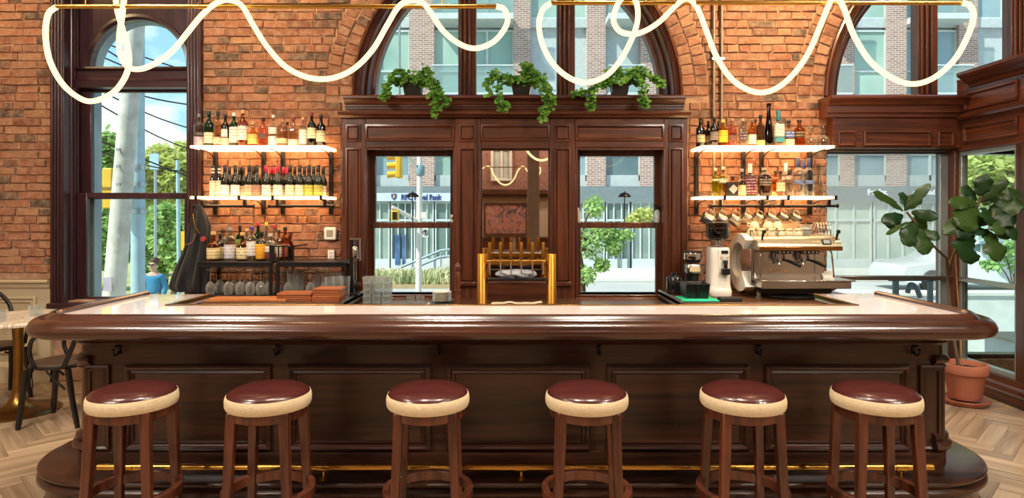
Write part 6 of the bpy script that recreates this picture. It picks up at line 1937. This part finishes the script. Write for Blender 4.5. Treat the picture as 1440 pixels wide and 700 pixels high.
def tree(label, x, y, z0, blobs, n, size, mat, seed, trunk_r=.16, tt=None):
    t = thing('tree', label, 'tree', (x, y, z0), 'street trees')
    rr = random.Random(seed)
    top = tt or min(b_[2] for b_ in blobs)
    tk = MB().tube(catmull([(x, y, z0), (x + .1, y, z0 + (top - z0) * .5), (x, y, top)], 5), [trunk_r * (1 - .05 * k) for k in range(11)], 9)
    for b_ in blobs:
        tk.tube(catmull([(x, y, top - .3), ((x + b_[0]) / 2, (y + b_[1]) / 2, (top + b_[2]) / 2), (b_[0], b_[1], b_[2])], 4), [trunk_r * .5, trunk_r * .45, trunk_r * .4, trunk_r * .35, trunk_r * .3, trunk_r * .25, trunk_r * .2, trunk_r * .15, trunk_r * .1], 6)
    tk.build('trunk', M_BARK, t, smooth=60)
    foliage(n, blobs, size, seed).build('foliage', mat, t, smooth=0)['kind'] = 'stuff'
    return t


def blob(px, py, d, rpx, rz=None, ry=None):
    r = rpx * d / FOC
    return (wx(px, d), d, wz(py, d), r, ry or r, (rz or rpx) * d / FOC)


tree('yellow-green tree with a sunlit top, right of the utility pole', wx(230, 24), 24, -1.2, [blob(225, 235, 24, 22, 30), blob(248, 250, 24, 24, 34), blob(212, 270, 24, 18, 26), blob(262, 225, 25, 18, 26)], 5200, .34, M_TREEY, 21)
tree('dense mid-green tree low behind the walking person', wx(245, 20), 20, -1.2, [blob(235, 320, 20, 26, 34), blob(255, 345, 20, 22, 34), blob(218, 355, 21, 20, 36), blob(270, 320, 20, 18, 30)], 6500, .26, M_TREE, 22)
tree('pale green tree behind the leaning pole at the far left', wx(150, 23), 23, -1.2, [blob(150, 220, 23, 20, 36), blob(140, 280, 23, 20, 36), blob(160, 335, 23, 26, 40), blob(132, 350, 23, 20, 30)], 6000, .3, M_TREE, 23)
tree('dark green tree filling the gap under the yellow-green one', wx(205, 28), 28, -1.2, [blob(190, 320, 28, 26, 40), blob(225, 300, 28, 26, 40), blob(255, 290, 28, 24, 40)], 5000, .36, M_TREED, 24)
tree('loose green tree close outside the right sash window', wx(812, 11), 11, GZ, [blob(828, 340, 11, 22, 24, .5), blob(850, 325, 11, 20, 14, .5), blob(822, 385, 11, 16, 16, .4), blob(862, 345, 11, 12, 14, .4), blob(835, 290, 11, 14, 16, .4), blob(878, 330, 11, 12, 8, .3), blob(846, 372, 11, 10, 10, .3)], 1900, .075, M_TREE, 25, .06, wz(330, 11))
tree('round light green shrub tree at the right of the right sash window', wx(945, 14), 14, GZ, [blob(905, 302, 14, 17, 10), blob(892, 310, 14, 12, 8)], 800, .1, M_TREEY, 26, .04, wz(312, 14))
tree('large leafy tree outside the lobby window at the far right', 14.2, 17.5, GZ, [blob(1400, 235, 17, 40, 30), blob(1440, 260, 17, 40, 40), blob(1470, 300, 17, 40, 50), blob(1385, 258, 17, 26, 24)], 2600, .26, M_TREEY, 27, .14)
tree('low bush with small pale leaves outside the lobby window', wx(1425, 13), 13, GZ, [blob(1410, 352, 13, 22, 10), blob(1432, 345, 13, 18, 16), blob(1395, 372, 13, 12, 5), blob(1436, 372, 13, 14, 12)], 420, .13, M_TREE, 28, .03, wz(385, 13))

# ---- utility poles and wires at the left
D = 10.0
up = thing('utility_pole', 'leaning pale wooden utility pole outside the left window', 'pole', (wx(154, D), D, -1.2))
MB().cyl((wx(150, D), D, -1.2), (wx(198, D), D, wz(-60, D)), .165, .125, n=20).build('shaft', pbr('weathered_pole', 'd8d5c8', .85, col2='bdb9ac', scale=5, bump=.15), up)
for py in (212, 235, 260, 330):
    MB().box(wx(163, 9.8), wx(168, 9.8), 9.80, 9.84, wz(py + 2, D), wz(py - 2, D)).build('staple_plate', M_STEEL, up)
MB().box(wx(146, 9.8), wx(158, 9.8), 9.78, 9.80, wz(407, D), wz(388, D)).build('notice', pbr('notice_paper', 'b6aab8', .8), up)
D = 11.0
lp = thing('steel_pole', 'upright grey-blue steel street pole beside the leaning utility pole', 'pole', (wx(194, D), D, -1.2))
MB().cyl((wx(194, D), D, -1.2), (wx(194, D), D, wz(-60, D)), .115, .1, n=18).build('shaft', pbr('pole_blue', 'a9c6cf', .5, .2), lp)
for py in (238, 262, 300):
    MB().cyl((wx(194, D), D, wz(py, D)), (wx(194, D), D, wz(py - 6, D)), .13, n=18).box(wx(184, D), wx(189, D), D - .06, D + .06, wz(py, D), wz(py - 6, D)).build('band_clamp', M_ALU, lp)
t = thing('cabinet_box', 'yellow signal cabinet hanging behind the leaning utility pole', 'cabinet', (wx(148, 10.6), 10.8, wz(293, 10.6)))
MB().box(wx(143, 10.6), wx(157, 10.6), 10.6, 10.95, wz(293, 10.6), wz(236, 10.6)).build('case', YEL, t, bevel=.02)
MB().box(wx(143, 10.6), wx(157, 10.6), 10.585, 10.6, wz(266, 10.6), wz(263, 10.6)).build('seam', pbr('seam_brown', '8a6a20', .6), t)
MB().cyl((wx(157, 10.6), 10.75, wz(270, 10.6)), (wx(168, 10.2), 10.2, wz(270, 10.2)), .03, n=8).build('mount_arm', M_STEEL, t)
t = thing('pole_sign', 'pale blue back of a street sign among the left trees', 'sign', (wx(217, 16), 16, -1.2))
MB().box(wx(210, 16), wx(223, 16), 16, 16.02, wz(238, 16), wz(216, 16)).build('plate', pbr('sign_back', 'a9c8d6', .4), t)
MB().cyl((wx(217, 16), 16.05, -1.2), (wx(217, 16), 16.05, wz(214, 16)), .035, n=8).build('post_tube', M_ALU, t)
D = 17.0
t = thing('slim_pole', 'thin grey pole with a yellow sign near the hanging aprons', 'pole', (wx(250, D), D, -1.2))
MB().cyl((wx(252, D), D, -1.2), (wx(250, D), D, wz(225, D)), .05, n=10).build('shaft', pbr('pole_blue', 'a9c6cf', .5), t)
MB().box(wx(255, D), wx(262, D), D - .02, D, wz(352, D), wz(325, D)).build('yellow_plate', YEL, t)
wires = [((120, 52, 12.5), (300, 145, 15)), ((110, 66, 12.2), (300, 128, 15)), ((-40, -19, 13), (300, 112, 16)), ((110, 112, 12), (300, 190, 16)), ((110, 204, 12), (300, 245, 16)), ((110, 130, 11.8), (300, 222, 16.5)), ((-40, 108, 12.4), (300, 262, 15)), ((100, 100, 11.6), (300, 152, 14))]
wn = ['second from the top', 'third from the top', 'topmost', 'fifth from the top', 'lowest but one', 'sixth from the top', 'lowest', 'fourth from the top']
for i, (a, b_) in enumerate(wires):
    p, q = P3(*a), P3(*b_)
    m_ = (p + q) / 2 - Vector((0, 0, .12))
    tag(MB().tube(catmull([p, m_, q], 8), .016, 6).build('overhead_wire', M_BLACK, loc=tuple(p)), 'dark overhead wire crossing the left window, the %s one' % wn[i], 'wire', 'overhead wires')

# ---- white car at the right
CXC, CYC = wx(1352, 19.0), 19.0
car = thing('car', 'white car parked across the street behind the fig plant', 'car', (CXC, CYC, GZ))
side = [(-2.25, .35), (-2.25, .62), (-2.15, .78), (-1.5, .88), (-1.15, .95), (-.55, 1.38), (.2, 1.48), (1.0, 1.45), (1.7, 1.05), (2.1, .98), (2.22, .8), (2.25, .4), (1.9, .3), (-1.9, .3)]
mb = MB()
secs = [(-.88, .94), (-.8, 1.0), (0, 1.02), (.8, 1.0), (.88, .94)]
k = len(side)
vs = []
for yy, s in secs:
    vs += [(CXC + u * (.985 + .015 * s), CYC + yy * (1 if v < 1 else .86), GZ + (.3 + (v - .3) * s)) for u, v in side]
fs = [(i * k + j, i * k + (j + 1) % k, (i + 1) * k + (j + 1) % k, (i + 1) * k + j) for i in range(len(secs) - 1) for j in range(k)] + [tuple(range(k)), tuple(range((len(secs) - 1) * k, len(secs) * k))]
mb.add(vs, fs).build('car_body', pbr('car_white', 'e9ecec', .2, var=.02, coat=.6), car, smooth=40)
for a in ([(-1.05, .98), (-.5, 1.36), (-.02, 1.40), (-.02, .98)], [(.05, .98), (.05, 1.40), (.9, 1.37), (1.45, 1.04)]):
    MB().prism([(CXC + u, GZ + v) for u, v in a], CYC - .80, CYC - .775, lambda u, v, h: (u, h, v)).build('side_window', M_FGD, car, smooth=0)
for x in (-1.42, 1.42):
    wl_ = MB().lathe([(0, -.10), (.31, -.10), (.335, -.07), (.335, .07), (.31, .1), (0, .1)], 28)
    wl_.v = [(CXC + x + p[0], CYC - .84 + p[2], GZ + .335 + p[1]) for p in wl_.v]
    wo = wl_.build('wheel', M_BLACKP, car)
    hb = MB().lathe([(0, -.115), (.2, -.112), (.21, -.1), (.2, -.09), (0, -.09)], 20)
    hb.v = [(CXC + x + p[0], CYC - .84 + p[2], GZ + .335 + p[1]) for p in hb.v]
    hb.build('hubcap', M_STEEL, wo)
# pale concrete planters and low wall just outside the shop window
t = thing('concrete_planter', 'pale concrete planter box with a wooden top outside the lobby glass', 'planter', (6.4, 8.0, GZ))
MB().box(6.05, 7.4, 7.6, 8.2, GZ, .02).build('planter_box', pbr('white_concrete', 'dcdad2', .8), t, bevel=.01)
MB().box(6.0, 7.45, 7.55, 8.25, .02, .05).build('timber_top', pbr('weathered_wood', 'b59a78', .8), t, bevel=.005)
t = thing('low_wall', 'long low white wall along the sidewalk outside the shop window', 'wall', (6.0, 10.2, GZ))
MB().box(3.6, 16, 10.0, 10.25, GZ, .28).build('wall_body', pbr('white_concrete', 'dcdad2', .8), t)
MB().box(3.55, 16, 9.96, 10.29, .28, .34).build('wall_coping', pv, t, bevel=.01)
t = thing('terrace_frame', 'dark steel posts of a terrace screen behind the shop window', 'screen', (wx(1268, 8), 8, GZ))
for a, c in ((1256, 1263), (1305, 1311)):
    MB().box(wx(a, 8), wx(c, 8), 7.98, 8.02, GZ, wz(394, 8)).build('screen_post', pbr('slate_metal', '57666a', .5), t)
MB().tube(catmull([P3(1276, 412, 8), P3(1280, 400, 8), P3(1288, 404, 8), P3(1294, 418, 8)], 5), .03, 8).build('screen_strut', pbr('slate_metal', '57666a', .5), t)
MB().box(wx(1250, 8), wx(1315, 8), 7.98, 8.02, wz(395, 8), wz(392, 8)).build('screen_rail', pbr('slate_metal', '57666a', .5), t)

# ---- the person outside the left window
PX_, PYY, PZ = wx(216.5, 14.0), 14.0, -1.2


def skinned(name, verts, edges, radii, mat, parent, sub=2):
    me = bpy.data.meshes.new(name)
    me.from_pydata([Vector(v) for v in verts], edges, [])
    o = bpy.data.objects.new(name, me)
    COL.objects.link(o)
    o.parent = parent
    sk = o.modifiers.new('skin', 'SKIN')
    sk.use_smooth_shade = True
    for i, r in enumerate(radii):
        d_ = me.skin_vertices[0].data[i]
        d_.radius = r if isinstance(r, tuple) else (r, r)
        d_.use_root = i == 0
    ss = o.modifiers.new('sub', 'SUBSURF')
    ss.levels = ss.render_levels = sub
    me.materials.append(mat)
    return o


pe = thing('person', 'person in a blue top and dark sunglasses walking outside the left window', 'person', (PX_, PYY, PZ))
SKIN = pbr('skin', 'c89a80', .5)
V_ = [(0, 0, .95), (0, .0, 1.12), (0, 0, 1.32), (0, 0, 1.43), (0, -.01, 1.50), (0, -.02, 1.56), (0, -.02, 1.66), (0, -.01, 1.72),
      (-.17, 0, 1.40), (-.24, -.03, 1.14), (-.21, -.18, .98), (-.19, -.26, .95), (.17, 0, 1.40), (.23, .04, 1.14), (.22, -.06, .93), (.22, -.12, .88),
      (-.09, 0, .90), (-.10, -.06, .50), (-.10, .02, .10), (-.10, -.14, .03), (.09, 0, .90), (.10, .08, .50), (.10, .22, .12), (.10, .12, .04)]
E_ = [(0, 1), (1, 2), (2, 3), (3, 4), (4, 5), (5, 6), (6, 7), (3, 8), (8, 9), (9, 10), (10, 11), (3, 12), (12, 13), (13, 14), (14, 15), (0, 16), (16, 17), (17, 18), (18, 19), (0, 20), (20, 21), (21, 22), (22, 23)]
R_ = [(.15, .11), (.14, .10), (.16, .11), (.10, .08), .05, (.07, .085), (.078, .095), (.05, .06), .06, .045, .035, .03, .06, .045, .035, .03, .085, .06, .042, .04, .085, .06, .042, .04]
skinned('body', V_, E_, R_, SKIN, pe)
TOP = [0, 1, 2, 3, 8, 9, 10, 12, 13, 14]
ix = {v: i for i, v in enumerate(TOP)}
skinned('blue_top', [V_[i] for i in TOP], [(ix[a], ix[b_]) for a, b_ in E_ if a in ix and b_ in ix], [((R_[i][0] + .02, R_[i][1] + .02) if isinstance(R_[i], tuple) else R_[i] + .016) for i in TOP], pbr('blue_shirt', '2f7fa6', .8), pe)
LEG = [0, 16, 17, 18, 20, 21, 22]
ix = {v: i for i, v in enumerate(LEG)}
skinned('trousers', [V_[i] for i in LEG], [(ix[a], ix[b_]) for a, b_ in E_ if a in ix and b_ in ix], [((R_[i][0] + .012, R_[i][1] + .012) if isinstance(R_[i], tuple) else R_[i] + .016) for i in LEG], pbr('dark_trousers', '2a3240', .8), pe)
cx_, cy_, cz_ = PX_, PYY, PZ
MB().lathe([(.09, 0.0), (.103, .05), (.092, .10), (.055, .135), (0, .145)], 22, (cx_, cy_ + .03, cz_ + 1.672), sx=.9, sy=1.05).build('hair', pbr('brown_hair', '4a3626', .7), pe, smooth=60)
g = MB()
for s in (-1, 1):
    g.obox((cx_ + s * .036, cy_ - .118, cz_ + 1.655), (.052, .012, .036), Matrix.Identity(3))
    g.box(cx_ + s * .082, cx_ + s * .088, cy_ - .115, cy_ + .0, cz_ + 1.655, cz_ + 1.667)
g.box(cx_ - .02, cx_ + .02, cy_ - .122, cy_ - .116, cz_ + 1.66, cz_ + 1.668).build('sunglasses', M_BLACKP, pe, bevel=.003)
MB().add([(cx_ - .014, cy_ - .11, cz_ + 1.60), (cx_ + .014, cy_ - .11, cz_ + 1.60), (cx_, cy_ - .145, cz_ + 1.605), (cx_, cy_ - .11, cz_ + 1.65)], [(0, 1, 2), (0, 2, 3), (1, 3, 2), (0, 3, 1)]).build('nose', SKIN, pe)
MB().obox((cx_, cy_ - .112, cz_ + 1.575), (.045, .012, .012), Matrix.Identity(3)).build('mouth', pbr('lips', '9a5a52', .5), pe, bevel=.004)
